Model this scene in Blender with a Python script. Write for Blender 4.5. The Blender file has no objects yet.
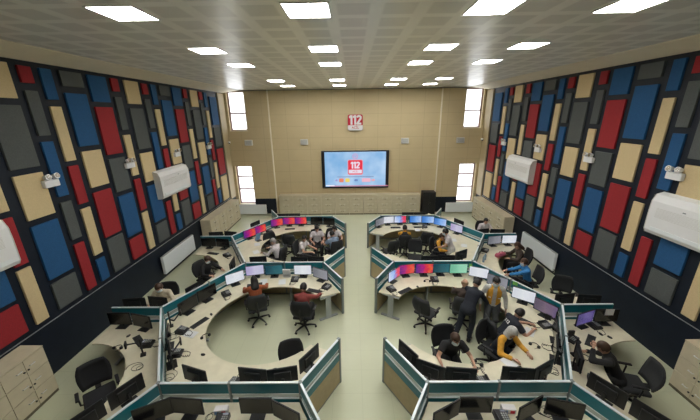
import bpy, bmesh, math, random
from mathutils import Vector, Matrix
random.seed(7)
PI = math.pi
C = bpy.context.collection
SC = bpy.context.scene

# ------------------------------------------------------------------ materials
MATS = {}
def mat(name, col, rough=0.5, metal=0.0, noise=0.0, nscale=20.0, emit=None, estr=0.0, spec=0.5, alpha=None, trans=0.0, bump=0.0):
    if name in MATS: return MATS[name]
    m = bpy.data.materials.new(name); m.use_nodes = True
    nt = m.node_tree; b = nt.nodes['Principled BSDF']
    b.inputs['Base Color'].default_value = (*col, 1)
    b.inputs['Roughness'].default_value = rough
    b.inputs['Metallic'].default_value = metal
    b.inputs['Specular IOR Level'].default_value = spec
    if trans: b.inputs['Transmission Weight'].default_value = trans
    if alpha is not None: b.inputs['Alpha'].default_value = alpha
    if emit:
        b.inputs['Emission Color'].default_value = (*emit, 1); b.inputs['Emission Strength'].default_value = estr
    if noise or bump:
        tc = nt.nodes.new('ShaderNodeTexCoord'); n = nt.nodes.new('ShaderNodeTexNoise')
        n.inputs['Scale'].default_value = nscale; n.inputs['Detail'].default_value = 4
        nt.links.new(tc.outputs['Object'], n.inputs['Vector'])
        if noise:
            r = nt.nodes.new('ShaderNodeMapRange')
            r.inputs['To Min'].default_value = 1 - noise; r.inputs['To Max'].default_value = 1 + noise
            r.inputs['From Min'].default_value = .3; r.inputs['From Max'].default_value = .7
            mx = nt.nodes.new('ShaderNodeMix'); mx.data_type = 'RGBA'; mx.blend_type = 'MULTIPLY'
            mx.inputs['Factor'].default_value = 1
            mx.inputs[6].default_value = (*col, 1)
            nt.links.new(n.outputs['Fac'], r.inputs['Value']); nt.links.new(r.outputs['Result'], mx.inputs[7])
            nt.links.new(mx.outputs[2], b.inputs['Base Color'])
        if bump:
            bp = nt.nodes.new('ShaderNodeBump'); bp.inputs['Strength'].default_value = bump; bp.inputs['Distance'].default_value = .002
            nt.links.new(n.outputs['Fac'], bp.inputs['Height']); nt.links.new(bp.outputs['Normal'], b.inputs['Normal'])
    MATS[name] = m
    return m

def gridmat(name, base, dark, cell, frac, rough, metal, axes=('X', 'Y'), soft=0.02, off=(0, 0), spec=.5):
    """square fields of `dark` in each cell of a grid of `base`: metal ceiling tiles, floor joints, wall boards"""
    m = bpy.data.materials.new(name); m.use_nodes = True
    nt = m.node_tree; b = nt.nodes['Principled BSDF']; N = nt.nodes.new; L = nt.links.new
    g = N('ShaderNodeNewGeometry'); s = N('ShaderNodeSeparateXYZ'); L(g.outputs['Position'], s.inputs[0])
    outs = []
    for i, a in enumerate(axes):
        x = N('ShaderNodeMath'); x.operation = 'SUBTRACT'; L(s.outputs[a], x.inputs[0]); x.inputs[1].default_value = off[i]
        d = N('ShaderNodeMath'); d.operation = 'DIVIDE'; L(x.outputs[0], d.inputs[0]); d.inputs[1].default_value = cell[i]
        f = N('ShaderNodeMath'); f.operation = 'FRACT'; L(d.outputs[0], f.inputs[0])
        u = N('ShaderNodeMath'); u.operation = 'SUBTRACT'; L(f.outputs[0], u.inputs[0]); u.inputs[1].default_value = .5
        ab = N('ShaderNodeMath'); ab.operation = 'ABSOLUTE'; L(u.outputs[0], ab.inputs[0])
        r = N('ShaderNodeMapRange'); L(ab.outputs[0], r.inputs['Value'])
        r.inputs['From Min'].default_value = frac[i] / 2 - soft; r.inputs['From Max'].default_value = frac[i] / 2 + soft
        r.inputs['To Min'].default_value = 1; r.inputs['To Max'].default_value = 0
        outs.append(r)
    mu = N('ShaderNodeMath'); mu.operation = 'MULTIPLY'; L(outs[0].outputs[0], mu.inputs[0]); L(outs[1].outputs[0], mu.inputs[1])
    n = N('ShaderNodeTexNoise'); n.inputs['Scale'].default_value = 1.3; n.inputs['Detail'].default_value = 5; L(g.outputs['Position'], n.inputs['Vector'])
    mx = N('ShaderNodeMix'); mx.data_type = 'RGBA'; L(mu.outputs[0], mx.inputs['Factor'])
    mx.inputs[6].default_value = (*base, 1); mx.inputs[7].default_value = (*dark, 1)
    r2 = N('ShaderNodeMapRange'); L(n.outputs['Fac'], r2.inputs['Value']); r2.inputs['To Min'].default_value = .93; r2.inputs['To Max'].default_value = 1.07
    m2 = N('ShaderNodeMix'); m2.data_type = 'RGBA'; m2.blend_type = 'MULTIPLY'; m2.inputs['Factor'].default_value = 1
    L(mx.outputs[2], m2.inputs[6]); L(r2.outputs[0], m2.inputs[7]); L(m2.outputs[2], b.inputs['Base Color'])
    b.inputs['Roughness'].default_value = rough; b.inputs['Metallic'].default_value = metal; b.inputs['Specular IOR Level'].default_value = spec
    MATS[name] = m
    return m

def screenmat(name, stops, estr, scale=3.0, dist=1.0):
    """lit screen: procedural picture made of soft colour areas"""
    m = bpy.data.materials.new(name); m.use_nodes = True
    nt = m.node_tree; b = nt.nodes['Principled BSDF']; N = nt.nodes.new; L = nt.links.new
    tc = N('ShaderNodeTexCoord'); n = N('ShaderNodeTexNoise'); n.inputs['Scale'].default_value = scale; n.inputs['Distortion'].default_value = dist
    L(tc.outputs['Object'], n.inputs['Vector'])
    sep = N('ShaderNodeSeparateXYZ'); L(tc.outputs['Object'], sep.inputs[0])
    mr = N('ShaderNodeMapRange'); L(sep.outputs['X'], mr.inputs['Value']); mr.inputs['From Min'].default_value = -.26; mr.inputs['From Max'].default_value = .26
    ad = N('ShaderNodeMix'); ad.inputs['Factor'].default_value = .55; L(n.outputs['Fac'], ad.inputs[2]); L(mr.outputs[0], ad.inputs[3])
    cr = N('ShaderNodeValToRGB'); e = cr.color_ramp.elements
    e[0].position, e[0].color = stops[0][0], (*stops[0][1], 1); e[1].position, e[1].color = stops[-1][0], (*stops[-1][1], 1)
    for p, c in stops[1:-1]:
        k = e.new(p); k.color = (*c, 1)
    L(ad.outputs[0], cr.inputs[0])
    b.inputs['Base Color'].default_value = (.01, .01, .012, 1); b.inputs['Roughness'].default_value = .25
    L(cr.outputs[0], b.inputs['Emission Color']); b.inputs['Emission Strength'].default_value = estr
    MATS[name] = m
    return m

NAVY = mat('navy_cladding', (.009, .014, .024), .5, spec=.3, noise=.15, nscale=3)
BEIGEWALL = gridmat('beige_wall_boards', (.46, .37, .22), (.56, .455, .27), (1.25, .62), (.985, .975), .6, 0, ('X', 'Z'), .004)
PLAIN = mat('plain_beige_wall', (.42, .34, .20), .6, noise=.05, nscale=2)
SOFFIT = mat('cream_plaster', (.82, .76, .62), .6, noise=.04, nscale=2)
CEIL = gridmat('metal_ceiling_tiles', (.88, .89, .85), (.71, .72, .69), (.6, .6), (.70, .74), .33, .12, ('X', 'Y'), .03, (-.42, 4.2))
FLOOR = gridmat('pale_vinyl_tiles', (.44, .46, .33), (.50, .52, .375), (.6, .6), (.985, .985), .32, 0, ('X', 'Y'), .006)
TRIMM = mat('brushed_trim', (.45, .47, .5), .35, .6)
FCOL = {
    'red': mat('red_fabric', (.30, .016, .022), .85, noise=.12, nscale=60, bump=.4),
    'blue': mat('blue_fabric', (.011, .082, .215), .85, noise=.12, nscale=60, bump=.4),
    'grey': mat('grey_fabric', (.085, .095, .095), .85, noise=.12, nscale=60, bump=.4),
    'cream': mat('cream_fabric', (.62, .49, .28), .85, noise=.06, nscale=60, bump=.4)}
WHITE = mat('white_enamel', (.78, .79, .80), .35)
WHITE2 = mat('white_radiator', (.76, .80, .82), .4)
LGREY = mat('pale_grey_plastic', (.58, .58, .56), .45)
GREYP = mat('light_grey_plastic', (.32, .33, .33), .5)
BLACK = mat('black_plastic', (.010, .010, .012), .42)
BLACKM = mat('black_mesh_fabric', (.013, .014, .017), .8, noise=.2, nscale=150)
DKGREY = mat('charcoal_fabric', (.020, .022, .024), .75, noise=.15, nscale=120)
HANDLE = mat('satin_handle', (.70, .70, .68), .35, .3)
CHROME = mat('polished_metal', (.6, .6, .6), .25, 1)
SILVER = mat('silver_powder_coat', (.36, .38, .40), .4, .5)
RAIL = mat('anodised_rail', (.66, .74, .78), .35, .2)
POST = mat('grey_post', (.22, .25, .26), .4, .4)
TEAL = mat('teal_screen_panel', (.006, .145, .19), .28, noise=.08, nscale=4)
FROST = mat('frosted_glass', (.60, .68, .64), .35, alpha=.55)
OAKP = mat('beige_screen_board', (.42, .34, .20), .55, noise=.06, nscale=8)
DESK = mat('maple_worktop', (.62, .58, .44), .38, noise=.06, nscale=6)
CAB = mat('beige_cabinet_board', (.56, .50, .36), .5, noise=.05, nscale=6)
CABG = mat('cabinet_gap', (.14, .12, .08), .7)
LAMP = mat('light_diffuser', (.8, .8, .8), .5, emit=(1, .98, .93), estr=16.0)
GLASS = mat('window_glass', (1, 1, 1), .02, alpha=.12)
WFRAME = mat('window_frame', (.42, .30, .30), .5)
PAPER = mat('white_paper', (.62, .64, .66), .7)
BLUEP = mat('blue_paper', (.20, .36, .60), .7)
GREENP = mat('green_note', (.20, .55, .12), .7)
PINK = mat('pink_bag_fabric', (.45, .10, .16), .7, noise=.2, nscale=30)
BOTTLE = mat('clear_blue_bottle', (.35, .50, .62), .15, alpha=.6)
REDS = mat('red_sign', (.55, .006, .03), .35)
SIGNW = mat('sign_white', (.70, .68, .70), .4)
EYE = mat('dark_eye', (.015, .010, .008), .2)
LIP = mat('lip', (.30, .09, .08), .5)
MASK = mat('face_mask_cloth', (.62, .70, .74), .7)
SHOE = mat('black_shoe', (.012, .012, .013), .5)

S_OFF = mat('screen_off', (.004, .0045, .006), .16)
S_WHITE = screenmat('screen_white_page', [(.2, (.62, .66, .72)), (.5, (.74, .77, .8)), (.8, (.62, .64, .74))], 0.42)
S_LAV = screenmat('screen_lavender_page', [(.2, (.42, .36, .62)), (.5, (.62, .60, .78)), (.8, (.5, .52, .7))], 0.38)
S_TEAL = screenmat('screen_dark_teal', [(.2, (.0, .05, .08)), (.5, (.01, .11, .14)), (.8, (.02, .16, .2))], 0.35)
S_GREEN = screenmat('screen_green_sheet', [(.2, (.14, .46, .30)), (.5, (.25, .62, .42)), (.8, (.36, .7, .5))], 0.40)
S_BLUE = screenmat('screen_blue_desktop', [(.2, (.03, .16, .50)), (.5, (.15, .35, .75)), (.8, (.5, .62, .85))], 0.45)
S_GREY = screenmat('screen_grey_page', [(.2, (.16, .17, .2)), (.5, (.26, .27, .3)), (.8, (.33, .33, .38))], 0.35)
S_MAUVE = screenmat('screen_mauve', [(.2, (.10, .08, .13)), (.5, (.20, .14, .20)), (.8, (.14, .10, .22))], 0.35)
S_VIOLET = screenmat('screen_violet', [(.2, (.05, .04, .16)), (.5, (.12, .09, .28)), (.8, (.08, .06, .2))], 0.40)
S_HEAT = screenmat('screen_purple_orange_map', [(.25, (.10, .01, .22)), (.42, (.40, .01, .20)), (.55, (.70, .03, .06)), (.66, (.80, .12, .03)), (.8, (.50, .02, .12))], 0.40, 5, 1.5)
S_MIX = screenmat('screen_blue_red', [(.3, (.55, .62, .8)), (.5, (.12, .35, .8)), (.62, (.7, .05, .12)), (.8, (.75, .05, .1))], 0.45, 5)
SCREENS = {'off': S_OFF, 'white': S_WHITE, 'lav': S_LAV, 'teal': S_TEAL, 'green': S_GREEN, 'blue': S_BLUE, 'grey': S_GREY, 'mauve': S_MAUVE, 'violet': S_VIOLET, 'heat': S_HEAT, 'mix': S_MIX}

# ------------------------------------------------------------------ mesh helpers
class MB:
    def __init__(s): s.bm = bmesh.new()
    def box(s, c, d, bev=0.0, M=None):
        r = bmesh.ops.create_cube(s.bm, size=1)
        vs = r['verts']
        bmesh.ops.scale(s.bm, vec=Vector(d), verts=vs)
        if bev:
            es = list({e for v in vs for e in v.link_edges})
            rr = bmesh.ops.bevel(s.bm, geom=es, offset=bev, segments=2, affect='EDGES', profile=.5)
            vs = list({v for f in rr['faces'] for v in f.verts} | {v for v in vs if v.is_valid})
        X = Matrix.Translation(Vector(c))
        if M is not None: X = X @ M.to_4x4()
        bmesh.ops.transform(s.bm, matrix=X, verts=vs)
        return s
    def cyl(s, p0, p1, r0, r1=None, seg=12):
        if r1 is None: r1 = r0
        p0 = Vector(p0); p1 = Vector(p1); d = p1 - p0
        q = d.to_track_quat('Z', 'Y').to_matrix().to_4x4()
        bmesh.ops.create_cone(s.bm, cap_ends=True, segments=seg, radius1=r0, radius2=r1, depth=d.length, matrix=Matrix.Translation((p0 + p1) / 2) @ q)
        return s
    def tube(s, pts, r, seg=8):
        pts = [Vector(p) for p in pts]; rings = []
        for i, p in enumerate(pts):
            d = (pts[min(i + 1, len(pts) - 1)] - pts[max(i - 1, 0)]).normalized()
            q = d.to_track_quat('Z', 'Y')
            rr = r[i] if isinstance(r, (list, tuple)) else r
            rings.append([s.bm.verts.new(p + q @ Vector((math.cos(2 * PI * k / seg) * rr, math.sin(2 * PI * k / seg) * rr, 0))) for k in range(seg)])
        for a, b in zip(rings, rings[1:]):
            for k in range(seg): s.bm.faces.new((a[k], a[(k + 1) % seg], b[(k + 1) % seg], b[k]))
        s.bm.faces.new(rings[0][::-1]); s.bm.faces.new(rings[-1])
        return s
    def prism(s, pts, z0, z1):
        lo = [s.bm.verts.new((x, y, z0)) for x, y in pts]; hi = [s.bm.verts.new((x, y, z1)) for x, y in pts]
        n = len(pts)
        s.bm.faces.new(lo[::-1]); s.bm.faces.new(hi)
        for k in range(n): s.bm.faces.new((lo[k], lo[(k + 1) % n], hi[(k + 1) % n], hi[k]))
        return s
    def loft(s, rings):
        R = [[s.bm.verts.new(p) for p in r] for r in rings]; n = len(rings[0])
        for a, b in zip(R, R[1:]):
            for k in range(n): s.bm.faces.new((a[k], a[(k + 1) % n], b[(k + 1) % n], b[k]))
        s.bm.faces.new(R[0][::-1]); s.bm.faces.new(R[-1])
        return s
    def sph(s, c, r, sc=(1, 1, 1), seg=12, M=None):
        X = Matrix.Translation(Vector(c))
        if M is not None: X = X @ M.to_4x4()
        bmesh.ops.create_uvsphere(s.bm, u_segments=seg, v_segments=max(6, seg * 2 // 3), radius=r, matrix=X @ Matrix.Diagonal((*sc, 1)))
        return s
    def blob(s, p0, p1, r0, r1, side=(1, 0, 0), flat=1.0, cap0=True, cap1=True, seg=14):
        """rounded, tapered limb; flat squeezes it across `side`"""
        p0 = Vector(p0); p1 = Vector(p1); d = (p1 - p0); L = d.length; d = d / L if L > 1e-6 else Vector((0, 0, 1))
        u = Vector(side); u = (u - d * u.dot(d))
        if u.length < 1e-3: u = d.orthogonal()
        u.normalize(); v = d.cross(u)
        rings = []
        def ring(c, r): rings.append([c + u * math.cos(2 * PI * k / seg) * r + v * math.sin(2 * PI * k / seg) * r * flat for k in range(seg)])
        if cap0:
            for a in (-80, -50, -25): ring(p0 + d * r0 * math.sin(math.radians(a)) * min(1, flat * 1.2), r0 * math.cos(math.radians(a)))
        ring(p0, r0); ring(p1, r1)
        if cap1:
            for a in (25, 50, 80): ring(p1 + d * r1 * math.sin(math.radians(a)) * min(1, flat * 1.2), r1 * math.cos(math.radians(a)))
        return s.loft(rings)
    def mesh(s, name, smooth=False):
        bmesh.ops.recalc_face_normals(s.bm, faces=s.bm.faces)
        me = bpy.data.meshes.new(name); s.bm.to_mesh(me); s.bm.free()
        if smooth:
            for p in me.polygons: p.use_smooth = True
        return me
    def build(s, name, m, parent=None, smooth=False):
        me = s.mesh(name, smooth); me.materials.append(m)
        o = bpy.data.objects.new(name, me); C.objects.link(o)
        if parent is not None: o.parent = parent
        return o

def thing(name, label, cat, loc=(0, 0, 0), rz=0.0, group=None):
    o = bpy.data.objects.new(name, None); C.objects.link(o); o.empty_display_size = .1
    o.location = loc; o.rotation_euler = (0, 0, rz); o['label'] = label; o['category'] = cat
    if group: o['group'] = group
    return o
def tag(o, label, cat, group=None):
    o['label'] = label; o['category'] = cat
    if group: o['group'] = group
    return o
def struct(o): o['kind'] = 'structure'; return o
KIDS = {}
def copy_tree(o, parent=None):
    c = o.copy(); C.objects.link(c); c.parent = parent
    for ch in list(o.children): copy_tree(ch, c)
    return c
USED = set()
def place(proto, loc, rz, label, group=None):
    """first use moves the prototype itself, later ones copy it with its parts"""
    o = proto if proto.name not in USED else copy_tree(proto)
    USED.add(proto.name)
    o.location = loc; o.rotation_euler = (0, 0, rz); o['label'] = label
    if group: o['group'] = group
    return o
ORD = ['zeroth', 'first', 'second', 'third', 'fourth', 'fifth', 'sixth', 'seventh', 'eighth', 'ninth', 'tenth', 'eleventh', 'twelfth', 'thirteenth', 'fourteenth', 'fifteenth', 'sixteenth', 'seventeenth', 'eighteenth']

# ------------------------------------------------------------------ room shell
A, YF, YB, ZC, ZS = 7.0, -3.5, 16.9, 6.85, 6.70
struct(MB().box((0, (YF + YB) / 2, -.1), (14.4, YB - YF + .7, .2)).build('floor', FLOOR))
struct(MB().box((0, (YF + YB) / 2, ZC + .1), (14.4, YB - YF + .7, .2)).build('ceiling', CEIL))
for sgn, nm in ((-1, 'left'), (1, 'right')):
    struct(MB().box((sgn * (A + .1), (YF + YB) / 2, ZC / 2), (.2, YB - YF + .7, ZC)).build('wall_' + nm, NAVY))
    # dropped border of the ceiling along the wall
    struct(MB().loft([[(sgn * 6.1, y, ZC - .002), (sgn * 6.12, y, ZC - .02), (sgn * A, y, ZS + .01), (sgn * A, y, ZC - .002)] for y in (YF, YB)]).build('trim_1' if sgn < 0 else 'trim_2', SOFFIT))
    # thin metal line above the dado
    struct(MB().box((sgn * (A - .012), (YF + YB) / 2, 1.19), (.018, YB - YF, .014)).build('trim_3' if sgn < 0 else 'trim_4', TRIMM))
struct(MB().box((0, YF - .1, ZC / 2), (14, .2, ZC)).build('wall_front', PLAIN))
# back wall: side bays with two windows each, the centre bay set back a little
WX0, WX1 = 5.88, 6.82
WT = .3
w = MB()
w.box((0, YB + .10 + WT / 2, ZC / 2), (9.3, WT, ZC))
for sg in (-1, 1):
    def bx(x0, x1, z0, z1): w.box((sg * (x0 + x1) / 2, YB + WT / 2, (z0 + z1) / 2), (x1 - x0, WT, z1 - z0))
    bx(4.65, WX0, 0, ZC); bx(WX1, A, 0, ZC); bx(WX0, WX1, 0, .6); bx(WX0, WX1, 2.85, 4.78); bx(WX0, WX1, 6.8, ZC)
struct(w.build('wall_back', BEIGEWALL))
struct(MB().box((0, YB - .02, ZC - .035), (14, .04, .03)).build('trim_5', POST))
for sg, i in ((-1, 6), (1, 7)):
    struct(MB().box((sg * (4.65 + WX0) / 2, YB - .01, .46), (WX0 - 4.65, .02, .92)).build('trim_%d' % i, NAVY))
wn = 0
for sg in (-1, 1):
    for z0, z1, bars in ((.6, 2.85, (1.48, 2.22)), (4.78, 6.8, (5.68,))):
        wn += 1
        W = bpy.data.objects.new('window_%d' % wn, None); C.objects.link(W); W['kind'] = 'structure'
        W.location = (sg * (WX0 + WX1) / 2, YB + .2, z0)
        wd = WX1 - WX0; h = z1 - z0; f = MB()
        for x in (-wd / 2 + .03, wd / 2 - .03): f.box((x, 0, h / 2), (.08, .07, h))
        for z in [0.03, h - .03] + [b - z0 for b in bars]: f.box((0, 0, z), (wd, .07, .075))
        f.build('window_frame', WFRAME, W)
        MB().box((0, .01, h / 2), (wd - .1, .01, h - .08)).build('glass_pane', GLASS, W)
        MB().box((0, -.10, -.01), (wd + .02, .24, .03)).build('window_sill', SOFFIT, W)
for sg, i in ((-1, 10), (1, 11)):  # pale strip over each bay's return, its lit edge put into the colour
    struct(MB().box((sg * 4.63, YB + .04, ZC / 2), (.05, .10, ZC - .02)).build('trim_%d' % i, SOFFIT))
# dark vertical strip where each clad wall ends, before the back corner
for sg, i in ((-1, 8), (1, 9)):
    struct(MB().box((sg * (A - .03), 16.5, 3.9), (.06, .72, 5.55)).build('trim_%d' % i, PLAIN))

# ------------------------------------------------------------------ fabric wall panels
COLT = {
    'W1': [(6.62, 5.95, 'cream'), (5.82, 4.57, 'grey'), (4.44, 3.50, 'cream'), (3.36, 2.09, 'blue'), (1.98, 1.33, 'grey')],
    'N1': [(6.60, 6.27, 'red'), (6.12, 5.19, 'grey'), (5.06, 3.81, 'blue'), (3.67, 2.73, 'grey'), (2.60, 1.33, 'red')],
    'N2': [(6.61, 5.96, 'blue'), (5.81, 4.57, 'cream'), (4.45, 3.50, 'red'), (3.37, 2.09, 'cream'), (1.96, 1.33, 'blue')],
    'W2': [(6.62, 6.28, 'grey'), (6.13, 4.87, 'blue'), (4.74, 3.81, 'cream'), (3.67, 2.40, 'red'), (2.32, 1.33, 'grey')],
    'W3': [(6.62, 5.96, 'blue'), (5.83, 4.56, 'red'), (4.44, 3.49, 'grey'), (3.36, 2.08, 'blue'), (1.98, 1.33, 'red')],
    'N3': [(6.62, 6.27, 'red'), (6.12, 5.19, 'grey'), (5.05, 3.82, 'cream'), (3.69, 2.69, 'red'), (2.60, 1.33, 'cream')],
    'WL': [(6.45, 5.14, 'blue'), (5.03, 4.09, 'grey'), (3.97, 2.66, 'red'), (2.56, 1.28, 'cream')]}
cols = []
for base in (2.05, 5.84, 9.62, 13.42):
    for dy, t, wdt in ((0, 'W1', .60), (.78, 'N1', .27), (1.23, 'N2', .27), (1.70, 'W2', .60), (2.48, 'W3', .60), (3.26, 'N3', .27)):
        y = base + dy
        if y < 4.4 or y > 15.0: continue
        cols.append((y, t, wdt))
cols.append((15.17, 'WL', .72))
cols.sort(key=lambda c: -c[0])
ROWN = ['top', 'second down', 'third down', 'fourth down', 'bottom']
for sg, nm in ((-1, 'left'), (1, 'right')):
    for ci, (y, t, wdt) in enumerate(cols):
        L = COLT[t]
        for ri, (z1, z0, c) in enumerate(L):
            rn = 'bottom' if ri == len(L) - 1 else ROWN[ri]
            m = MB().box((0, 0, 0), (.05, wdt, z1 - z0), .008)
            o = m.build('fabric_panel', FCOL[c]); o.location = (sg * (A - .026), y + wdt / 2 + (.03 if sg < 0 else 0), (z0 + z1) / 2)
            tag(o, '%s fabric panel on the %s wall, %s in the %s column from the back' % (c, nm, rn, ORD[ci + 1] if ci + 1 < 19 else 'last'), 'wall panel', 'fabric panels on the %s wall' % nm)

# ------------------------------------------------------------------ ceiling lights
def light_proto():
    t = thing('ceiling_light', '', 'ceiling light')
    f = MB()
    for x in (-.29, .29): f.box((x, 0, -.006), (.02, .6, .012))
    for y in (-.29, .29): f.box((0, y, -.006), (.56, .02, .012))
    f.build('light_frame', WHITE, t)
    MB().box((0, 0, -.005), (.56, .56, .008)).build('diffuser', LAMP, t)
    return t
lp = light_proto()
RN = {4.5: 'nearest row', 6.9: 'second row from the camera', 8.85: 'third row from the camera', 12.75: 'fourth row from the camera', 14.95: 'farthest row'}
CN = {-3.12: 'leftmost', -.72: 'second from left', 1.68: 'third from left', 3.46: 'rightmost'}
for y in RN:
    for x in CN:
        place(lp, (x, y, ZC), 0, 'square white ceiling light panel, %s of the %s' % (CN[x], RN[y]), 'ceiling light panels')
for y in (2.1,):   # the rows that light the room above and behind the viewpoint
    for x, c in CN.items():
        place(lp, (x, y, ZC), 0, 'square white ceiling light panel overhead, %s of the row %s' % (c, 'above the gallery' if y > 0 else 'behind the gallery'), 'ceiling light panels')

# ------------------------------------------------------------------ wall equipment
def ac(sg, y0, y1, label):
    t = thing('air_conditioner', label, 'air conditioner', (sg * 6.95, (y0 + y1) / 2, 2.8), 0, 'wall air conditioners')
    L = y1 - y0; prof = [(0, 0), (.17, .02), (.215, .10), (.225, .55), (.215, .78), (.15, .93), (.0, .98)]
    b = MB(); rings = []
    for k, yy in enumerate((-L / 2, L / 2)):
        rings.append([(-sg * x, yy, z) for x, z in prof])
    b.loft(rings); b.build('casing', WHITE, t)
    g = MB()
    for k in range(9): g.box((-sg * .226, 0, .44 + k * .025), (.010, L * .82, .008), 0, Matrix.Rotation(sg * .25, 3, 'Y'))
    g.build('grille', LGREY, t)
    MB().box((-sg * .216, 0, .15), (.012, L * .86, .09)).build('louvre', WHITE2, t)
    for yy in (-L / 2, L / 2):
        e = MB(); e.loft([[(-sg * (x + (.006 if x else 0)), yy + d, z) for x, z in prof] for d in (-.008, .008)]); e.build('end_cap', LGREY, t)
    MB().box((-sg * .228, L * .1, .70), (.006, .06, .02)).build('badge', POST, t)
ac(-1, 3.45, 5.3, 'long white wall air conditioner cut off by the left frame edge')
ac(-1, 10.03, 11.88, 'long white wall air conditioner over the left wall radiator')
ac(1, 4.85, 6.68, 'long white wall air conditioner cut off by the right frame edge')
ac(1, 11.62, 13.45, 'long white wall air conditioner halfway down the right wall')

def em_light():
    t = thing('emergency_light', '', 'emergency light')
    MB().box((.05, 0, 0), (.09, .34, .16), .012).build('housing', WHITE, t)
    for y in (-.10, .10):
        h = MB(); h.cyl((.06, y, .14), (.15, y, .16), .05, .065, 16).cyl((.05, y, .08), (.07, y, .13), .015)
        l = h.build('lamp_head', WHITE, t)
        MB().cyl((.148, y, .16), (.154, y, .161), .055, .055, 16).build('lens', CHROME, l)
    return t
ep = em_light()
PLC = ['nearest the camera', 'second from the camera', 'third from the camera', 'farthest from the camera']
for sg, nm in ((-1, 'left'), (1, 'right')):
    for i, y in enumerate((6.52, 9.02, 11.6, 14.3)):
        o = place(ep, (sg * (A - .05), y, 4.17), 0 if sg < 0 else PI, 'twin head white emergency light on the %s wall, %s' % (nm, PLC[i]), 'emergency lights on the walls')
def em_box():
    t = thing('speaker_box', '', 'wall box')
    MB().box((0, -.06, 0), (.42, .12, .30), .02).build('housing', LGREY, t)
    g = MB()
    for k in range(5): g.box((0, -.123, -.08 + k * .04), (.32, .006, .018))
    g.build('grille', GREYP, t)
    return t
eb = em_box()
for x, n, dy in ((-5.87, 'left of the left pilaster edge', 0), (-2.82, 'left of the big screen', .10), (2.75, 'right of the big screen', .10), (5.77, 'beside the right back windows', 0)):
    place(eb, (x, YB + dy, 4.13), 0, 'small grey box high on the back wall, ' + n, 'grey boxes on the back wall')
for sg, nm in ((-1, 'left'), (1, 'right')):
    t = thing('security_camera', 'small security camera in the %s back corner' % nm, 'camera', (sg * 6.9, 16.6, 4.2), 0, 'security cameras')
    MB().cyl((0, 0, 0), (-sg * .08, -.02, 0), .03).build('bracket', WHITE, t)
    m = MB().cyl((-sg * .08, -.0, 0), (-sg * .13, -.2, -.05), .045, .045, 14).build('camera_body', WHITE, t)
    MB().cyl((-sg * .13, -.2, -.05), (-sg * .132, -.205, -.052), .035).build('lens', BLACK, m)

def radiator(name, label, loc, rz, L, H, D=.10):
    t = thing(name, label, 'radiator', loc, rz, 'white panel radiators')
    b = MB(); b.box((0, 0, H / 2), (L, D, H), .012)
    b.build('panel', WHITE2, t)
    r = MB()
    n = int(L / .05)
    for k in range(n): r.box((-L / 2 + (k + .5) * L / n, -D / 2 - .003, H / 2), (.022, .008, H - .08))
    r.build('ribs', WHITE2, t)
    g = MB().box((0, 0, H + .004), (L - .02, D - .02, .008)); g.build('top_grille', GREYP, t)
    f = MB()
    for x in (-L / 2 + .15, L / 2 - .15): f.box((x, D / 2 + .02, H / 2), (.04, .05, H * .6))
    f.build('wall_bracket', GREYP, t)
    v = MB().cyl((L / 2 - .03, 0, .06), (L / 2 + .05, 0, .06), .018).cyl((L / 2 + .05, 0, .06), (L / 2 + .05, 0, -.04), .012); v.build('valve', CHROME, t)
radiator('radiator', 'long white panel radiator on the dark left wall', (-6.88, 10.5, .20), PI / 2, 2.1, .66)
radiator('radiator', 'long white panel radiator on the dark right wall', (6.88, 10.5, .20), -PI / 2, 2.1, .66)
radiator('radiator', 'low white radiator under the left back window', (-5.98, 16.55, .10), 0, 1.62, .55)
radiator('radiator', 'low white radiator under the right back window', (6.0, 16.55, .10), 0, 1.62, .55)

# ------------------------------------------------------------------ writing
def text_mesh(body, size, ext=.004, off=0.0, spacing=1.0):
    cu = bpy.data.curves.new('lettering', 'FONT'); cu.body = body; cu.size = size; cu.extrude = ext; cu.offset = off
    cu.align_x = 'CENTER'; cu.align_y = 'CENTER'; cu.space_character = spacing; cu.resolution_u = 4
    o = bpy.data.objects.new('lettering', cu); C.objects.link(o)
    me = bpy.data.meshes.new_from_object(o.evaluated_get(bpy.context.evaluated_depsgraph_get()))
    bpy.data.objects.remove(o); bpy.data.curves.remove(cu)
    return me
def lettering(body, size, loc, m, parent, ext=.004, off=0.0, rx=PI / 2, spacing=1.0, rz=0, ry=0):
    me = text_mesh(body, size, ext, off, spacing); me.materials.clear(); me.materials.append(m)
    o = bpy.data.objects.new('lettering', me); C.objects.link(o); o.location = loc; o.rotation_euler = (rx, ry, rz); o.parent = parent
    return o
def digits(h, loc, m, parent):
    # bold 112, drawn as outlines: a flagged 1 twice and a 2 swept along its stroke
    g = MB(); k = h / .5
    one = [(.085, 0), (.085, .5), (-.02, .5), (-.10, .44), (-.10, .335), (-.025, .37), (-.025, 0)]
    for x in (-.235, -.035): g.loft([[((a + x) * k, d, b * k) for a, b in one] for d in (-.005, .005)])
    P = [(-.10, .375), (-.085, .42), (-.045, .445), (.0, .45), (.05, .44), (.085, .405), (.09, .36), (.07, .30), (.0, .20), (-.10, .055), (.12, .055)]
    for di, ((a, b), (c, d)) in enumerate(zip(P, P[1:])):
        L_ = math.hypot(c - a, d - b); nx, nz = -(d - b) / L_ * .052, (c - a) / L_ * .052
        q = [(a + nx, b + nz), (c + nx, d + nz), (c - nx, d - nz), (a - nx, b - nz)]
        g.loft([[((u + .205) * k, e, v * k) for u, v in q] for e in (-.005 - .0008 * di, .005)])
        g.cyl(((c + .205) * k, -.0054 - .0008 * di, d * k), ((c + .205) * k, .005, d * k), .052 * k, None, 12) if (c, d) not in ((.12, .055),) else None
    o = g.build('digits', m, parent); o.location = loc
    return o
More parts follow.
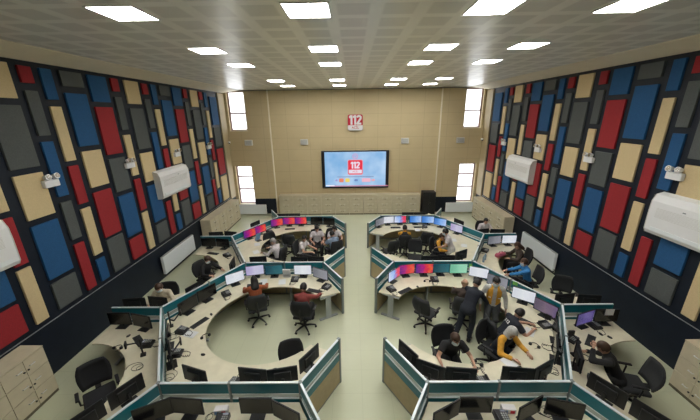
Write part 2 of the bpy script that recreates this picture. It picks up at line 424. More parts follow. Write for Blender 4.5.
def rounded(wd, h, r, n=5):
    P = []
    for cx, cz, a0 in ((wd / 2 - r, h / 2 - r, 0), (-wd / 2 + r, h / 2 - r, 90), (-wd / 2 + r, -h / 2 + r, 180), (wd / 2 - r, -h / 2 + r, 270)):
        for k in range(n + 1):
            a = math.radians(a0 + 90 * k / n); P.append((cx + r * math.cos(a), cz + r * math.sin(a)))
    return P
def plate(P, y0, y1, z=0, x=0): return MB().loft([[(x + a, y0, z + b) for a, b in P], [(x + a, y1, z + b) for a, b in P]])

YW = YB + .10
sg_ = thing('emergency_sign', 'red and white rounded square 112 sign on the back wall', 'sign', (0.02, YW, 5.13))
plate(rounded(.82, .84, .1), -.12, 0).build('sign_box', POST, sg_)
plate([(a, max(b, -.14)) for a, b in rounded(.80, .82, .1)], -.13, -.12).build('red_field', REDS, sg_)
plate([(a, min(b, -.14)) for a, b in rounded(.80, .82, .1)], -.13, -.12).build('white_strip', SIGNW, sg_)
digits(.50, (0, -.136, -.115), SIGNW, sg_)
lettering('AC\u0130L', .17, (0, -.134, -.27), REDS, sg_, .003, .002)

tv = thing('video_wall_screen', 'large flat screen showing a red 112 emblem on light blue', 'screen', (0.0, YW - .06, 2.56))
MB().box((0, 0, 0), (3.80, .12, 2.13), .02).build('bezel', BLACK, tv)
def tvmat():
    m = bpy.data.materials.new('tv_picture'); m.use_nodes = True
    nt = m.node_tree; b = nt.nodes['Principled BSDF']; N = nt.nodes.new; L = nt.links.new
    tc = N('ShaderNodeTexCoord'); n = N('ShaderNodeTexNoise'); n.inputs['Scale'].default_value = .9; n.inputs['Detail'].default_value = 3; L(tc.outputs['Object'], n.inputs['Vector'])
    cr = N('ShaderNodeValToRGB'); e = cr.color_ramp.elements; e[0].position = .35; e[0].color = (.16, .36, .62, 1); e[1].position = .68; e[1].color = (.40, .56, .76, 1)
    L(n.outputs['Fac'], cr.inputs[0]); L(cr.outputs[0], b.inputs['Emission Color']); b.inputs['Emission Strength'].default_value = .52
    b.inputs['Base Color'].default_value = (.02, .02, .02, 1); b.inputs['Roughness'].default_value = .3
    return m
def em(name, c, s=.5): return mat(name, (.02, .02, .02), .3, emit=c, estr=s)
scr = MB().box((0, -.064, .02), (3.44, .01, 1.97)).build('screen', tvmat(), tv)
yy = -.075
def onscreen(P, x, z, name, m, d=0): o = plate(P, yy - .004 - d, yy + .004 - d, z, x).build(name, m, scr); return o
onscreen(rounded(.86, .86, .09), 0, .14, 'emblem_border', em('tv_pink', (.75, .30, .36)))
onscreen(rounded(.80, .80, .07), 0, .14, 'emblem_field', em('tv_red', (.70, .02, .05)), .006)
onscreen([(a, b * .28) for a, b in rounded(.74, .74, .06)], 0, -.10, 'emblem_strip', em('tv_light', (.70, .66, .76)), .012)
digits(.38, (0, yy - .016, .075), em('tv_light', (0, 0, 0)), scr)
lettering('AC\u0130L', .14, (0, yy - .018, -.10), em('tv_red', (0, 0, 0)), scr, .002, 0)
ring = MB(); ring.tube([(math.cos(a) * .14, yy - .004, .76 + math.sin(a) * .14) for a in [2 * PI * k / 20 for k in range(21)]], .018, 6).tube([(math.cos(a) * .07, yy - .004, .76 + math.sin(a) * .07) for a in [2 * PI * k / 20 for k in range(21)]], .014, 6)
ring.build('round_emblem', em('tv_rose', (.62, .26, .44)), scr)
onscreen(rounded(2.1, .035, .01), 0, -.40, 'caption_line', em('tv_slate', (.16, .20, .34)))
for x, c, n_, wd in ((-1.08, (.30, .26, .55), 'icon_blue', .13), (-.80, (.72, .20, .12), 'icon_orange', .26), (-.45, (.78, .60, .12), 'icon_yellow', .26), (.04, (.12, .20, .45), 'icon_navy', .2), (.62, (.75, .42, .52), 'icon_pink', .5), (1.02, (.7, .35, .4), 'icon_rose', .2)):
    onscreen(rounded(wd, .22 if wd > .22 else .12, .05), x, -.60, 'icon', em('tv_' + n_, c))
onscreen(rounded(3.4, .05, .02), .2, -.93, 'task_bar', em('tv_bar', (.55, .20, .28)))
onscreen(rounded(.5, .06, .02), -1.45, -.90, 'task_button', em('tv_white', (.8, .8, .85)), .006)

# ------------------------------------------------------------------ cabinets
def cabinet_proto(W_=.8, H_=1.17, D_=.46):
    """front faces -Y; origin at the middle of the back foot"""
    t = thing('storage_cabinet', '', 'cabinet')
    b = MB(); b.box((0, -D_ / 2, .03), (W_ - .01, D_ - .04, .06)); b.build('plinth', CABG, t)
    b = MB(); b.box((0, -D_ / 2 + .01, .06 + (H_ - .09) / 2), (W_ - .004, D_ - .03, H_ - .09)); b.build('body', CAB, t)
    MB().box((0, -D_ / 2, H_ - .0125), (W_ - .001, D_, .025), .004).build('top_board', CAB, t)
    hz = (H_ - .10) / 3
    for r in range(3):
        for s in (-1, 1):
            zc = .07 + hz * (r + .5)
            d = MB().box((s * W_ / 4, -D_ + .012, zc), (W_ / 2 - .012, .018, hz - .012), .003).build('door', CAB, t)
            h = MB(); x = s * .12
            h.tube([(x - .045, -D_ + .003, zc + .02), (x - .045, -D_ - .022, zc + .02), (x + .045, -D_ - .022, zc + .02), (x + .045, -D_ + .003, zc + .02)], .010, 6)
            h.build('handle', HANDLE, d)
            MB().cyl((s * .04, -D_ + .004, zc - .05), (s * .04, -D_ - .008, zc - .05), .018).build('lock', BLACK, d)
    return t
cp = cabinet_proto()
cpw = cabinet_proto(.875)
for k in range(10):
    place(cp, (-4.0 + .81 * k, YB + .09, 0), 0, 'beige storage cabinet under the big screen, %s' % (ORD[k + 1] + ' from the left' if k < 9 else 'rightmost beside the black cabinet'), 'cabinet row under the big screen')
for sg, nm in ((-1, 'left'), (1, 'right')):
    for k in range(4):
        place(cpw, (sg * 6.94, 15.95 - .875 * (k + .5), 0), PI / 2 if sg < 0 else -PI / 2, 'beige storage cabinet along the %s wall, %s from the back corner' % (nm, ORD[k + 1]), 'far cabinet row on the %s wall' % nm)
    y0 = 4.92 if sg < 0 else 4.98
    for k in range(3):
        place(cp, (sg * 6.94, y0 - .8 * (k + .5), 0), PI / 2 if sg < 0 else -PI / 2, 'beige storage cabinet near the camera on the %s, %s along from its exposed end' % (nm, ORD[k + 1]), 'near cabinet row on the %s wall' % nm)
t = thing('black_cabinet', 'black cabinet at the right end of the cabinet row under the screen', 'cabinet', (4.19, YB + .1, 0))
MB().box((0, -.3, .66), (.72, .55, 1.28), .01).build('body', BLACK, t)
for s in (-1, 1):
    d = MB().box((s * .178, -.583, .66), (.34, .016, 1.2), .004).build('door', BLACK, t)
    MB().tube([(s * .04, -.592, .6), (s * .04, -.612, .6), (s * .04, -.612, .74), (s * .04, -.592, .74)], .006, 6).build('handle', CHROME, d)
MB().box((0, -.3, .02), (.7, .5, .04)).build('plinth', BLACK, t)

# ------------------------------------------------------------------ workstation screens (partitions)
HP = 1.15
def partition(p0, p1, label, mid=True, post0=True, post1=False):
    p0 = Vector(p0); p1 = Vector(p1); d = p1 - p0; L = d.length; rz = math.atan2(d.y, d.x)
    t = thing('partition_screen', label, 'partition', (p0.x, p0.y, 0), rz, 'teal topped partitions between the desk groups')
    a, b = .02, L - .02; Lc = b - a; cx = (a + b) / 2
    MB().box((cx, 0, HP - .012), (Lc, .040, .024), .004).build('top_rail', RAIL, t)
    MB().box((cx, 0, 1.02), (Lc, .034, .212)).build('teal_panel', TEAL, t)
    MB().box((cx, 0, .905), (Lc, .040, .012)).build('rail', RAIL, t)
    MB().box((cx, 0, .855), (Lc, .012, .09)).build('frosted_strip', FROST, t)
    MB().box((cx, 0, .802), (Lc, .044, .018)).build('rail', RAIL, t)
    MB().box((cx, 0, .703), (Lc, .036, .18)).build('teal_panel', TEAL, t)
    MB().box((cx, 0, .33), (Lc, .045, .56)).build('base_board', OAKP, t)
    MB().box((cx, 0, .03), (Lc, .04, .04)).build('kick_rail', POST, t)
    for x, c in ((0, post0), (L, post1), (L / 2, mid)):
        if c: MB().box((x, 0, (HP + .01) / 2), (.06 if x != L / 2 else .045, .066, HP + .01), .008).build('post', POST, t)
SIDE = {-1: 'left', 1: 'right'}
Y1, Y2, Y3 = 4.03, 8.48, 12.95
for sg in (-1, 1):
    n = SIDE[sg]
    V = lambda x, y: (sg * x, y)
    for y, g in ((Y1, 'nearest'), (Y2, 'middle'), (Y3, 'farthest')):
        partition(V(1.1, y), V(3.57, y), 'straight teal topped partition, %s cross row on the %s side of the aisle' % (g, n), True, True, True)
    partition(V(1.1, Y1), V(.48, 2.98), 'short partition wing at the bottom edge beside the aisle, %s side' % n, False, False, True)
    partition(V(1.1, Y1), V(.48, 5.08), 'short wing with beige board angling to the aisle, nearest on the %s' % n, False, False, True)
    partition(V(1.1, Y2), V(.48, 7.45), 'short wing at the near side of the middle row, %s of the aisle' % n, False, False, True)
    partition(V(1.1, Y2), V(.48, 9.55), 'short wing at the far side of the middle row, %s of the aisle' % n, False, False, True)
    partition(V(1.1, Y3), V(.48, 11.93), 'short wing at the farthest desk group, %s of the aisle' % n, False, False, True)
    partition(V(4.85, 1.75), V(3.57, Y1), 'slanting partition running off the bottom edge, %s side' % n, False)
    partition(V(3.57, Y1), V(4.85, 6.2), 'slanting partition behind the middle desk, %s side near half' % n, True, False, True)
    partition(V(4.85, 6.2), V(3.57, Y2), 'slanting partition behind the middle desk, %s side far half' % n, True, False)
    partition(V(3.57, Y2), V(4.85, 10.69), 'slanting partition behind the back desk, %s side near half' % n, True, False, True)
    partition(V(4.85, 10.69), V(3.57, Y3), 'slanting partition behind the back desk, %s side far half' % n, True, False)
    partition(V(4.85, 6.2), V(6.08, 6.2), 'straight stub partition towards the %s wall, nearer the camera' % n, False, False)
    partition(V(4.85, 10.69), V(6.08, 10.69), 'straight stub partition towards the %s wall, farther back' % n, False, False)
    partition(V(3.57, Y3), V(4.13, 13.95), 'short angled partition beyond the farthest cross row, %s side' % n, False, False, True)

# ------------------------------------------------------------------ desks
def offset_path(P, d):
    """move an open path to its left by d"""
    out = []
    for i, p in enumerate(P):
        p = Vector(p); ns = []
        if i > 0: e = (p - Vector(P[i - 1])).normalized(); ns.append(Vector((-e.y, e.x)))
        if i < len(P) - 1: e = (Vector(P[i + 1]) - p).normalized(); ns.append(Vector((-e.y, e.x)))
        nn = sum(ns, Vector((0, 0))).normalized(); k = d / max(.3, nn.dot(ns[0]))
        out.append(tuple(p + nn * k))
    return out
ZD = .75
def desk(sg, outer, centre, r, a0, a1, label, legs):
    """outer: open path (right side, x>0) ordered so its left is the inside; arc from a0 to a1 closes it"""
    o = offset_path(outer, .05); n = 36
    arc = [(centre[0] + r * math.cos(math.radians(a0 + (a1 - a0) * k / n)), centre[1] + r * math.sin(math.radians(a0 + (a1 - a0) * k / n))) for k in range(n + 1)]
    cx, cy = sg * centre[0], centre[1]
    P = [(sg * x - cx, y - cy) for x, y in o + arc]
    t = thing('curved_desk', label, 'desk', (cx, cy, 0), 0, 'curved maple desks')
    MB().prism(P, ZD - .03, ZD).build('worktop', DESK, t)
    for (x, y, ang) in legs:
        M = Matrix.Rotation(math.radians(ang) * sg if sg > 0 else PI - math.radians(ang), 3, 'Z')
        l = MB(); c = Vector((sg * x - cx, y - cy, 0))
        l.box(c + Vector((0, 0, .38)), (.16, .04, .66), .006, M); l.box(c + Vector((0, 0, .03)), (.56, .07, .05), .01, M); l.box(c + Vector((0, 0, .70)), (.5, .05, .035), 0, M)
        l.build('leg', SILVER, t)
def cell_desk(sg, ya, yb, label):
    yc = (ya + yb) / 2
    outer = [(.5, yc - 1.17), (1.1, ya), (3.57, ya), (4.85, yc - .05), (3.57, yb), (1.1, yb), (.5, yc + 1.17)]
    legs = [(.88, yc - 1.0, 30), (.88, yc + 1.0, -30), (2.1, ya + .4, 90), (2.1, yb - .4, 90), (3.35, yb - .55, 60), (3.35, ya + .55, -60), (4.2, yc + .1, 0)]
    desk(sg, outer, (2.25, yc), 1.45, 142, -142, label, legs)
for sg in (-1, 1):
    n = SIDE[sg]
    cell_desk(sg, Y1, Y2, 'horseshoe shaped maple desk of the middle group %s of the aisle' % n)
    cell_desk(sg, Y2, Y3, 'horseshoe shaped maple desk of the far group %s of the aisle' % n)
    # front group: only its far arm and corner reach the picture
    outer = [(4.60, 2.18), (3.57, Y1), (1.1, Y1), (.5, 2.98)]
    desk(sg, outer, (2.25, 1.8), 1.45, 142, 12, 'curved maple desk of the group at the bottom edge, %s side' % n, [(.88, 2.75, -30), (2.1, 3.6, 90), (3.4, 3.3, 60)])
    # crescents facing the wall, between the slanting partitions
    for yy_, nm, outer, a0, a1 in (
            (Y1, 'nearest the camera', [(6.03, 6.2), (4.85, 6.2), (3.57, Y1), (4.85, 1.77)], 228, 88),
            (Y2, 'halfway along the room', [(6.03, 10.69), (4.85, 10.69), (3.57, Y2), (4.85, 6.2), (6.03, 6.2)], 272, 88),
            (Y3, 'farthest back', [(4.13, 13.95), (3.57, Y3), (4.85, 10.69), (6.03, 10.69)], 272, 150)):
        f = -1 if yy_ == Y3 else 1
        desk(sg, outer, (5.97, yy_), 1.40, a0, a1, 'crescent maple desk facing the %s wall, %s' % (n, nm),
             [(5.75, yy_ + 1.8 * f, 90), (4.25, yy_ + .35, 0), (4.9, yy_ + 1.6 * f, 60)])

# ------------------------------------------------------------------ the desks beyond the farthest cross row
for sg in (-1, 1):
    n = SIDE[sg]
    desk(sg, [(1.1, Y3), (3.57, Y3), (4.05, 13.8)][::1], (2.25, 15.2), 1.62, -30, -128, 'shallow curved desk behind the farthest cross row, %s side' % n, [(1.7, 13.25, 90), (3.4, 13.4, 60)])

# ------------------------------------------------------------------ office chairs
def chair_proto(cloth, label_mat=None, high=.50):
    """faces +Y; origin on the floor under the seat"""
    t = thing('office_chair', '', 'chair')
    MB().box((0, .02, .47), (.50, .48, .075), .03).build('seat', cloth, t, True)
    b = MB(); n = 7; rings = []
    for k in range(n):
        z = .56 + high * k / (n - 1); u = k / (n - 1)
        hw = .23 * (.86 + .32 * math.sin(PI * (u * .75 + .12)) - .10 * u ** 3); y = -.235 - .05 * math.sin(PI * u * .8) - .05 * u
        r = []
        for a in range(9):
            q = -1 + 2 * a / 8; r.append((hw * q, y + .05 * q * q, z))
        for a in range(8, -1, -1):
            q = -1 + 2 * a / 8; r.append((hw * q, y - .035 + .05 * q * q, z))
        rings.append(r)
    b.loft(rings); b.build('backrest', cloth, t, True)
    s = MB().box((0, -.25, .50), (.09, .10, .03)).tube([(0, -.20, .44), (0, -.31, .46), (0, -.335, .6), (0, -.34, .85)], .022)
    s.build('back_support', BLACK, t)
    for x in (-1, 1):
        a = MB().tube([(x * .22, 0, .43), (x * .29, 0, .45), (x * .30, -.02, .62), (x * .30, .0, .66)], .016)
        a.box((x * .30, .03, .675), (.06, .26, .03), .012); a.build('armrest', BLACK, t)
    MB().cyl((0, 0, .10), (0, 0, .40), .028).cyl((0, 0, .36), (0, 0, .44), .09, .07).build('gas_column', BLACK, t)
    st = MB(); 
    for k in range(5):
        a = 2 * PI * k / 5 + .3; st.tube([(0, 0, .12), (math.cos(a) * .15, math.sin(a) * .15, .115), (math.cos(a) * .30, math.sin(a) * .30, .085)], [.03, .026, .017])
    st.build('star_base', BLACK, t)
    for k in range(5):
        a = 2 * PI * k / 5 + .3; x, y = math.cos(a) * .30, math.sin(a) * .30; q = Vector((-math.sin(a), math.cos(a), 0)) * .022
        MB().cyl(Vector((x, y, .03)) - q, Vector((x, y, .03)) + q, .03, .03, 10).cyl((x, y, .03), (x, y, .085), .008).build('castor', BLACK, t)
    return t
CH_B = chair_proto(BLACKM); CH_G = chair_proto(DKGREY, None, .47)
def face(dx, dy): return math.atan2(-dx, dy)     # turns local +Y to (dx, dy)
def chair(p, x, y, dx, dy, label): place(p, (x, y, 0), face(dx, dy), label, 'office chairs at the desks')

# ------------------------------------------------------------------ monitors and desk things
def monitor_proto(kind):
    """screen faces -Y; origin on the desk under the stand"""
    t = thing('monitor', '', 'monitor')
    b = MB().box((0, .04, .008), (.25, .19, .016), .006); b.build('stand_base', BLACK, t)
    MB().box((0, .075, .12), (.05, .022, .22), .004).build('stand_neck', BLACK, t)
    h = MB().box((0, .012, .255), (.545, .026, .335), .006).box((0, .034, .24), (.30, .03, .20), .01); h.build('housing', BLACK, t)
    s = MB().box((0, -.0025, .26), (.520, .005, .300)); me = s.mesh('screen'); me.materials.append(SCREENS[kind])
    o = bpy.data.objects.new('screen', me); C.objects.link(o); o.parent = t
    return t
MON = {}
def monitor(kind, x, y, dx, dy, label, z=ZD):
    if kind not in MON: MON[kind] = monitor_proto(kind)
    place(MON[kind], (x, y, z), math.atan2(dx, -dy), label, 'desk monitors')   # local -Y to (dx, dy)
def simple(nm, cat, parts):
    t = thing(nm, '', cat)
    for p, m, b in parts: b.build(p, m, t)
    return t
kb = MB().box((0, 0, .011), (.44, .15, .018), .005)
keys = MB()
for r in range(5):
    for k in range(14): keys.box((-.19 + k * .0292, .053 - r * .026, .023), (.024, .021, .006))
KB = simple('keyboard', 'keyboard', [('base', BLACK, kb), ('keys', DKGREY, keys)])
MOUSE = simple('mouse', 'mouse', [('shell', BLACK, MB().sph((0, 0, .012), .05, (.62, 1.05, .42))), ('wheel', DKGREY, MB().cyl((-.004, .028, .03), (.004, .028, .03), .008))])
hs = MB().blob((-.085, -.08, .07), (-.085, .10, .05), .024, .024).blob((-.085, -.06, .08), (-.085, .08, .075), .014, .014)
cord = MB().tube([(-.085 + .0, -.10, .05), (-.10, -.16, .015)] + [(-.10 + .02 * math.cos(k * .9) - .0 * k, -.16 - .006 * k, .018 + .012 * math.sin(k * .9)) for k in range(1, 22)] + [(0.0, -.27, .01), (.05, -.18, .01), (.03, -.10, .02)], .006, 5)
pad = MB()
for r in range(4):
    for k in range(3): pad.box((.01 + k * .035, -.06 + r * .035, .072), (.022, .02, .01))
PHONE = simple('desk_phone', 'telephone', [('body', BLACK, MB().loft([[(-.11, -.11, 0), (.11, -.11, 0), (.11, .11, 0), (-.11, .11, 0)], [(-.11, -.11, .035), (.11, -.11, .035), (.11, .11, .085), (-.11, .11, .085)]])), ('handset', BLACK, hs), ('cord', BLACK, cord), ('display', S_GREY, MB().box((.045, .085, .083), (.09, .03, .008))), ('keypad', GREYP, pad)])
SHEET = simple('paper_sheet', 'paper', [('page', PAPER, MB().box((0, 0, .002), (.21, .297, .004)))])
HEADSET = simple('headset', 'headset', [('band', BLACK, MB().tube([(math.cos(a) * .08, math.sin(a) * .085, .02) for a in [PI * k / 10 for k in range(11)]], .007)), ('ear_cup', BLACKM, MB().cyl((-.08, 0, .0), (-.08, 0, .035), .032)), ('ear_cup', BLACKM, MB().cyl((.08, 0, .0), (.08, 0, .035), .032)), ('microphone_arm', BLACK, MB().tube([(.08, 0, .02), (.07, -.06, .02), (.02, -.11, .015)], .004))])
ARM = simple('swivel_stand', 'stand', [('clamp', BLACK, MB().box((0, 0, .02), (.10, .10, .04), .006)), ('pole', BLACK, MB().cyl((0, 0, .02), (0, 0, .42), .017)), ('lower_arm', BLACK, MB().tube([(0, 0, .20), (.16, .10, .24)], .018)), ('upper_arm', BLACK, MB().tube([(.16, .10, .24), (.05, .24, .34)], .016)), ('head', BLACK, MB().box((.05, .25, .34), (.12, .03, .12)))])
def dev(p, x, y, rz, label, group=None): place(p, (x, y, ZD), math.radians(rz), label, group)

# ------------------------------------------------------------------ people
def remesh(mb, name, voxel=.018, smooth=2):
    me = mb.mesh(name); o = bpy.data.objects.new(name, me); C.objects.link(o)
    r = o.modifiers.new('r', 'REMESH'); r.mode = 'VOXEL'; r.voxel_size = voxel; r.use_smooth_shade = True
    if smooth: q = o.modifiers.new('s', 'SMOOTH'); q.iterations = smooth; q.factor = .5
    out = bpy.data.meshes.new_from_object(o.evaluated_get(bpy.context.evaluated_depsgraph_get()))
    out.name = name
    bpy.data.objects.remove(o); bpy.data.meshes.remove(me)
    return out
def addmesh(me, name, m, parent):
    me.materials.clear(); me.materials.append(m)
    for p in me.polygons: p.use_smooth = True
    o = bpy.data.objects.new(name, me); C.objects.link(o); o.parent = parent
    return o
SK = {1: mat('skin_light', (.50, .29, .20), .55), 2: mat('skin_tan', (.38, .20, .13), .55)}
CL = {}
def cloth(name, col): 
    if name not in CL: CL[name] = mat('cloth_' + name, col, .8, noise=.15, nscale=25)
    return CL[name]
for nme, c in {'black': (.010, .010, .012), 'navy': (.008, .011, .020), 'white': (.56, .52, .54), 'palegrey': (.46, .46, .44), 'rust': (.30, .075, .025), 'maroon': (.20, .035, .030), 'blue': (.035, .20, .48), 'greyblue': (.22, .29, .40), 'mustard': (.60, .30, .030), 'brown': (.055, .038, .030), 'greytrouser': (.06, .065, .07), 'cream': (.50, .44, .34)}.items(): cloth(nme, c)
HAIR = {'black': mat('hair_black', (.012, .010, .010), .5, noise=.3, nscale=90), 'brown': mat('hair_brown', (.05, .024, .014), .5, noise=.3, nscale=90), 'fair': mat('hair_fair', (.30, .20, .12), .5, noise=.3, nscale=90), 'grey': mat('hair_grey', (.30, .28, .26), .5, noise=.3, nscale=90)}
def ik(a, b, l1, l2, pole):
    a = Vector(a); b = Vector(b); d = b - a; D = d.length
    if D > (l1 + l2) * .995: b = a + d.normalized() * (l1 + l2) * .995; d = b - a; D = d.length
    x = (l1 * l1 - l2 * l2 + D * D) / (2 * D); h = math.sqrt(max(0, l1 * l1 - x * x)); n = d.normalized()
    p = Vector(pole); p = p - n * p.dot(n); p.normalize()
    return a + n * x + p * h, b

def person(label, x, y, dx, dy, seated=True, lean=8, side=0, hands=None, look=(0, 1, -.25), skin=1, hair='black', style='short', top='black', sleeve='long', bottom='black', mask=False, vest=None, feet=None, mark=None, hunch=0.0, h=1.0, scarf=None):
    t = thing('person', label, 'person', (x, y, 0), face(dx, dy))
    le = math.radians(lean); sd = math.radians(side)
    tv = Vector((math.sin(sd), math.sin(le) * math.cos(sd), math.cos(le) * math.cos(sd))).normalized()
    P = Vector((0, -.06, .575)) if seated else Vector((0, 0, .93 * h))
    R = Vector((1, 0, 0)); R = (R - tv * R.dot(tv)).normalized(); F = tv.cross(R).normalized()
    if F.y < 0: F = -F
    S0 = P + tv * .44; N0 = P + tv * .50 + F * (.01 + hunch)
    hc = N0 + (tv * .6 + Vector((0, .15, .75))).normalized() * .145 + F * .02
    sh = {s: S0 + R * .175 * s - tv * .01 for s in (-1, 1)}
    hip = {s: P + Vector((.095 * s, 0, -.02)) for s in (-1, 1)}
    if hands is None: hands = [(-.20, .52, .80), (.20, .52, .80)] if seated else [(-.26, .06, .82), (.26, .06, .82)]
    el, wr = {}, {}
    for i, s in enumerate((-1, 1)): el[s], wr[s] = ik(sh[s], hands[i], .285, .255, (s * .6, -.35, -.7))
    kn, an = {}, {}
    if seated:
        for s in (-1, 1): kn[s] = Vector((.13 * s, .37, .53)); an[s] = Vector((.13 * s, .36 + .04 * s, .10))
    else:
        ft = feet or [(-.11, -.03, .09), (.11, .04, .09)]
        for i, s in enumerate((-1, 1)): kn[s], an[s] = ik(hip[s], ft[i], .43 * h, .43 * h, (0, 1, .0))
    def limbs(mb, g, arms=1.0, legs=True, torso=True, hand=True, cap=True):
        if torso:
            mb.blob(P - tv * .04, P + tv * .10, .165 + g, .145 + g, R, .70)
            mb.blob(P + tv * .10, P + tv * .36, .140 + g, .170 + g, R, .66)
            mb.blob(P + tv * .36, P + tv * .43, .165 + g, .13 + g, R, .60)
            mb.blob(sh[-1] + R * .03, sh[1] - R * .03, .062 + g, .062 + g, F, 1)
            mb.blob(S0, N0 + tv * .01, .075 + g, .056 + g, R, .95)
        for s in (-1, 1):
            if arms > 0:
                mb.blob(sh[s], el[s], .056 + g, .043 + g) if arms >= 1 else mb.blob(sh[s], sh[s].lerp(el[s], arms), .056 + g + .006, .050 + g + .010, cap1=False)
                if arms >= 2: mb.blob(el[s], el[s].lerp(wr[s], .93), .042 + g, .030 + g, cap1=False)
            if legs:
                mb.blob(hip[s], kn[s], .088 + g, .060 + g); mb.blob(kn[s], kn[s].lerp(an[s], .97), .060 + g, .042 + g, cap1=not cap)
    # --- body: one continuous surface
    b = MB(); limbs(b, 0, 1)
    for s in (-1, 1): b.blob(el[s], wr[s], .041, .027)
    lk = Vector(look).normalized(); ur = lk.cross(Vector((0, 0, 1))).normalized(); uu = ur.cross(lk)
    HM = Matrix((ur, lk, uu)).transposed()
    def hp(a, c, d): return hc + HM @ Vector((a, c, d))
    b.blob(N0 - tv * .03, hc + Vector((0, 0, -.05)), .055, .052)
    b.sph(hc, 1, (.081, .098, .117), 16, HM); b.sph(hp(0, .025, -.055), 1, (.059, .067, .065), 12, HM)
    b.blob(hp(0, .092, .015), hp(0, .112, -.022), .010, .015)
    for s in (-1, 1): b.sph(hp(s * .077, -.005, -.01), 1, (.014, .022, .034), 8, HM)
    hd = {}
    for s in (-1, 1):
        fd = (wr[s] - el[s]).normalized(); 
        fd = (fd + Vector((0, 0, -.25 if fd.z > -.5 else 0))).normalized() if seated else fd
        up = Vector((0, 0, 1)) if abs(fd.z) < .8 else Vector((s, 0, 0))
        sd_ = fd.cross(up).normalized(); nn = sd_.cross(fd).normalized()
        hd[s] = (fd, sd_, nn); b.blob(wr[s], wr[s] + fd * .075, .028, .036, sd_, .5)
        b.blob(an[s], an[s] + Vector((0, .10, -.05)), .042, .035)
    me = remesh(b, 'body', .016)
    bm = bmesh.new(); bm.from_mesh(me); q = MB(); q.bm.free(); q.bm = bm
    for s in (-1, 1):
        fd, sdv, nn = hd[s]
        for k, ln in zip((-1.5, -.5, .5, 1.5), (.062, .076, .072, .056)):
            o_ = wr[s] + fd * .075 + sdv * k * .018
            q.tube([o_, o_ + fd * ln * .5, o_ + fd * ln * .8 - nn * .016, o_ + fd * ln * .92 - nn * .034], [.0095, .009, .008, .006], 6)
        in_ = -s * (1 if sdv.x > 0 else -1)
        o_ = wr[s] + fd * .025 + sdv * in_ * .028
        q.tube([o_, o_ + fd * .03 + sdv * in_ * .022, o_ + fd * .062 + sdv * in_ * .022 - nn * .008], [.012, .010, .007], 6)
    bm.to_mesh(me); bm.free()
    body = addmesh(me, 'body', SK[skin], t)
    for s in (-1, 1): MB().sph(hp(s * .032, .088, .018), .012, (1.15, .6, .8), 8, HM).build('eye', EYE, body, True)
    for s in (-1, 1): MB().blob(hp(s * .018, .097, .040), hp(s * .048, .085, .038), .005, .004, seg=6).build('eyebrow', HAIR['black' if hair == 'black' else 'brown'], body, True)
    if not mask: MB().sph(hp(0, .092, -.052), 1, (.024, .008, .008), 8, HM).build('mouth', LIP, body, True)
    else:
        mk = MB(); rings = []
        for k in range(7):
            v = -1 + 2 * k / 6; ring = []
            for layer in (0, .006):
                rng = range(11) if layer == 0 else range(10, -1, -1)
                for a in rng:
                    u_ = -1 + 2 * a / 10; an_ = u_ * 1.15
                    rad = .083 + layer; fr = .117 + layer + .012 * (1 - abs(u_)) * (1 - abs(v))
                    ring.append(hp(math.sin(an_) * rad * (1 - .12 * v * v), math.cos(an_) * (fr - .01 * v * v) - .008, -.045 + v * .048))
            rings.append(ring)
        mk.loft(rings).build('face_mask', MASK, t, True)
    # --- clothes
    tp = MB(); g = .014
    if sleeve == 'long': limbs(tp, g, 2, False)
    else: limbs(tp, g, .62, False)
    addmesh(remesh(tp, 'top', .018), 'top', CL[top], t)
    tr = MB(); tr.blob(P - tv * .05, P + tv * .06, .175, .155, R, .72); limbs(tr, .016, 0, True, False)
    addmesh(remesh(tr, 'trousers', .018), 'trousers', CL[bottom], t)
    for s in (-1, 1):
        a = an[s]; z = a.z
        sb = MB().blob(a + Vector((0, -.04, -.045)), a + Vector((0, .15, -.055)), .044, .038, (1, 0, 0), .8); sb.blob(a + Vector((0, -.01, .0)), a + Vector((0, .0, -.05)), .05, .05)
        addmesh(remesh(sb, 'shoe', .014), 'shoe', SHOE, t)
    if vest:
        v = MB(); g2 = .026
        v.blob(P + tv * .02, P + tv * .10, .150 + g2, .148 + g2, R, .72, True, True); v.blob(P + tv * .10, P + tv * .36, .140 + g2, .170 + g2, R, .68)
        v.blob(P + tv * .36, P + tv * .43, .160 + g2, .12 + g2, R, .62)
        vm = remesh(v, 'vest', .018)
        if vest == 'mustard':
            bm = bmesh.new(); bm.from_mesh(vm)
            dl = [f for f in bm.faces if abs((f.calc_center_median() - P).dot(R)) < .045 and (f.calc_center_median() - P).dot(F) > 0]
            bmesh.ops.delete(bm, geom=dl, context='FACES'); bm.to_mesh(vm); bm.free()
        vo = addmesh(vm, 'vest', CL[vest], t)
        if vest == 'mustard':
            for s in (-1, 1): MB().box(P + tv * .22 + R * .11 * s + F * .128, (.06, .012, .012)).build('reflective_strip', PAPER, vo)
    if mark:
        o = lettering(mark, .10, P + tv * .34 - F * .136, SIGNW, t, .003, .002)
        o.rotation_euler = Matrix((R, tv, -F)).transposed().to_euler()
    # --- hair or scarf: a shell over the head with the face left free
    if style != 'bald' or True:
        hb = MB(); gr = .014
        hb.sph(hp(0, -.012, .016), 1, (.082 + gr, .098 + gr, .114 + gr), 18, HM)
        if style == 'long': hb.blob(hp(0, -.05, .0), hp(0, -.085, -.18), .102, .115, ur, .6)
        if style == 'tail': hb.blob(hp(0, -.10, .03), hp(0, -.15, -.12), .035, .02)
        if scarf: hb.blob(hp(0, -.02, -.06), N0 + F * -.01, .085, .10)
        hm = remesh(hb, 'hair', .014, 1)
        bm = bmesh.new(); bm.from_mesh(hm); HI = HM.transposed(); dl = []
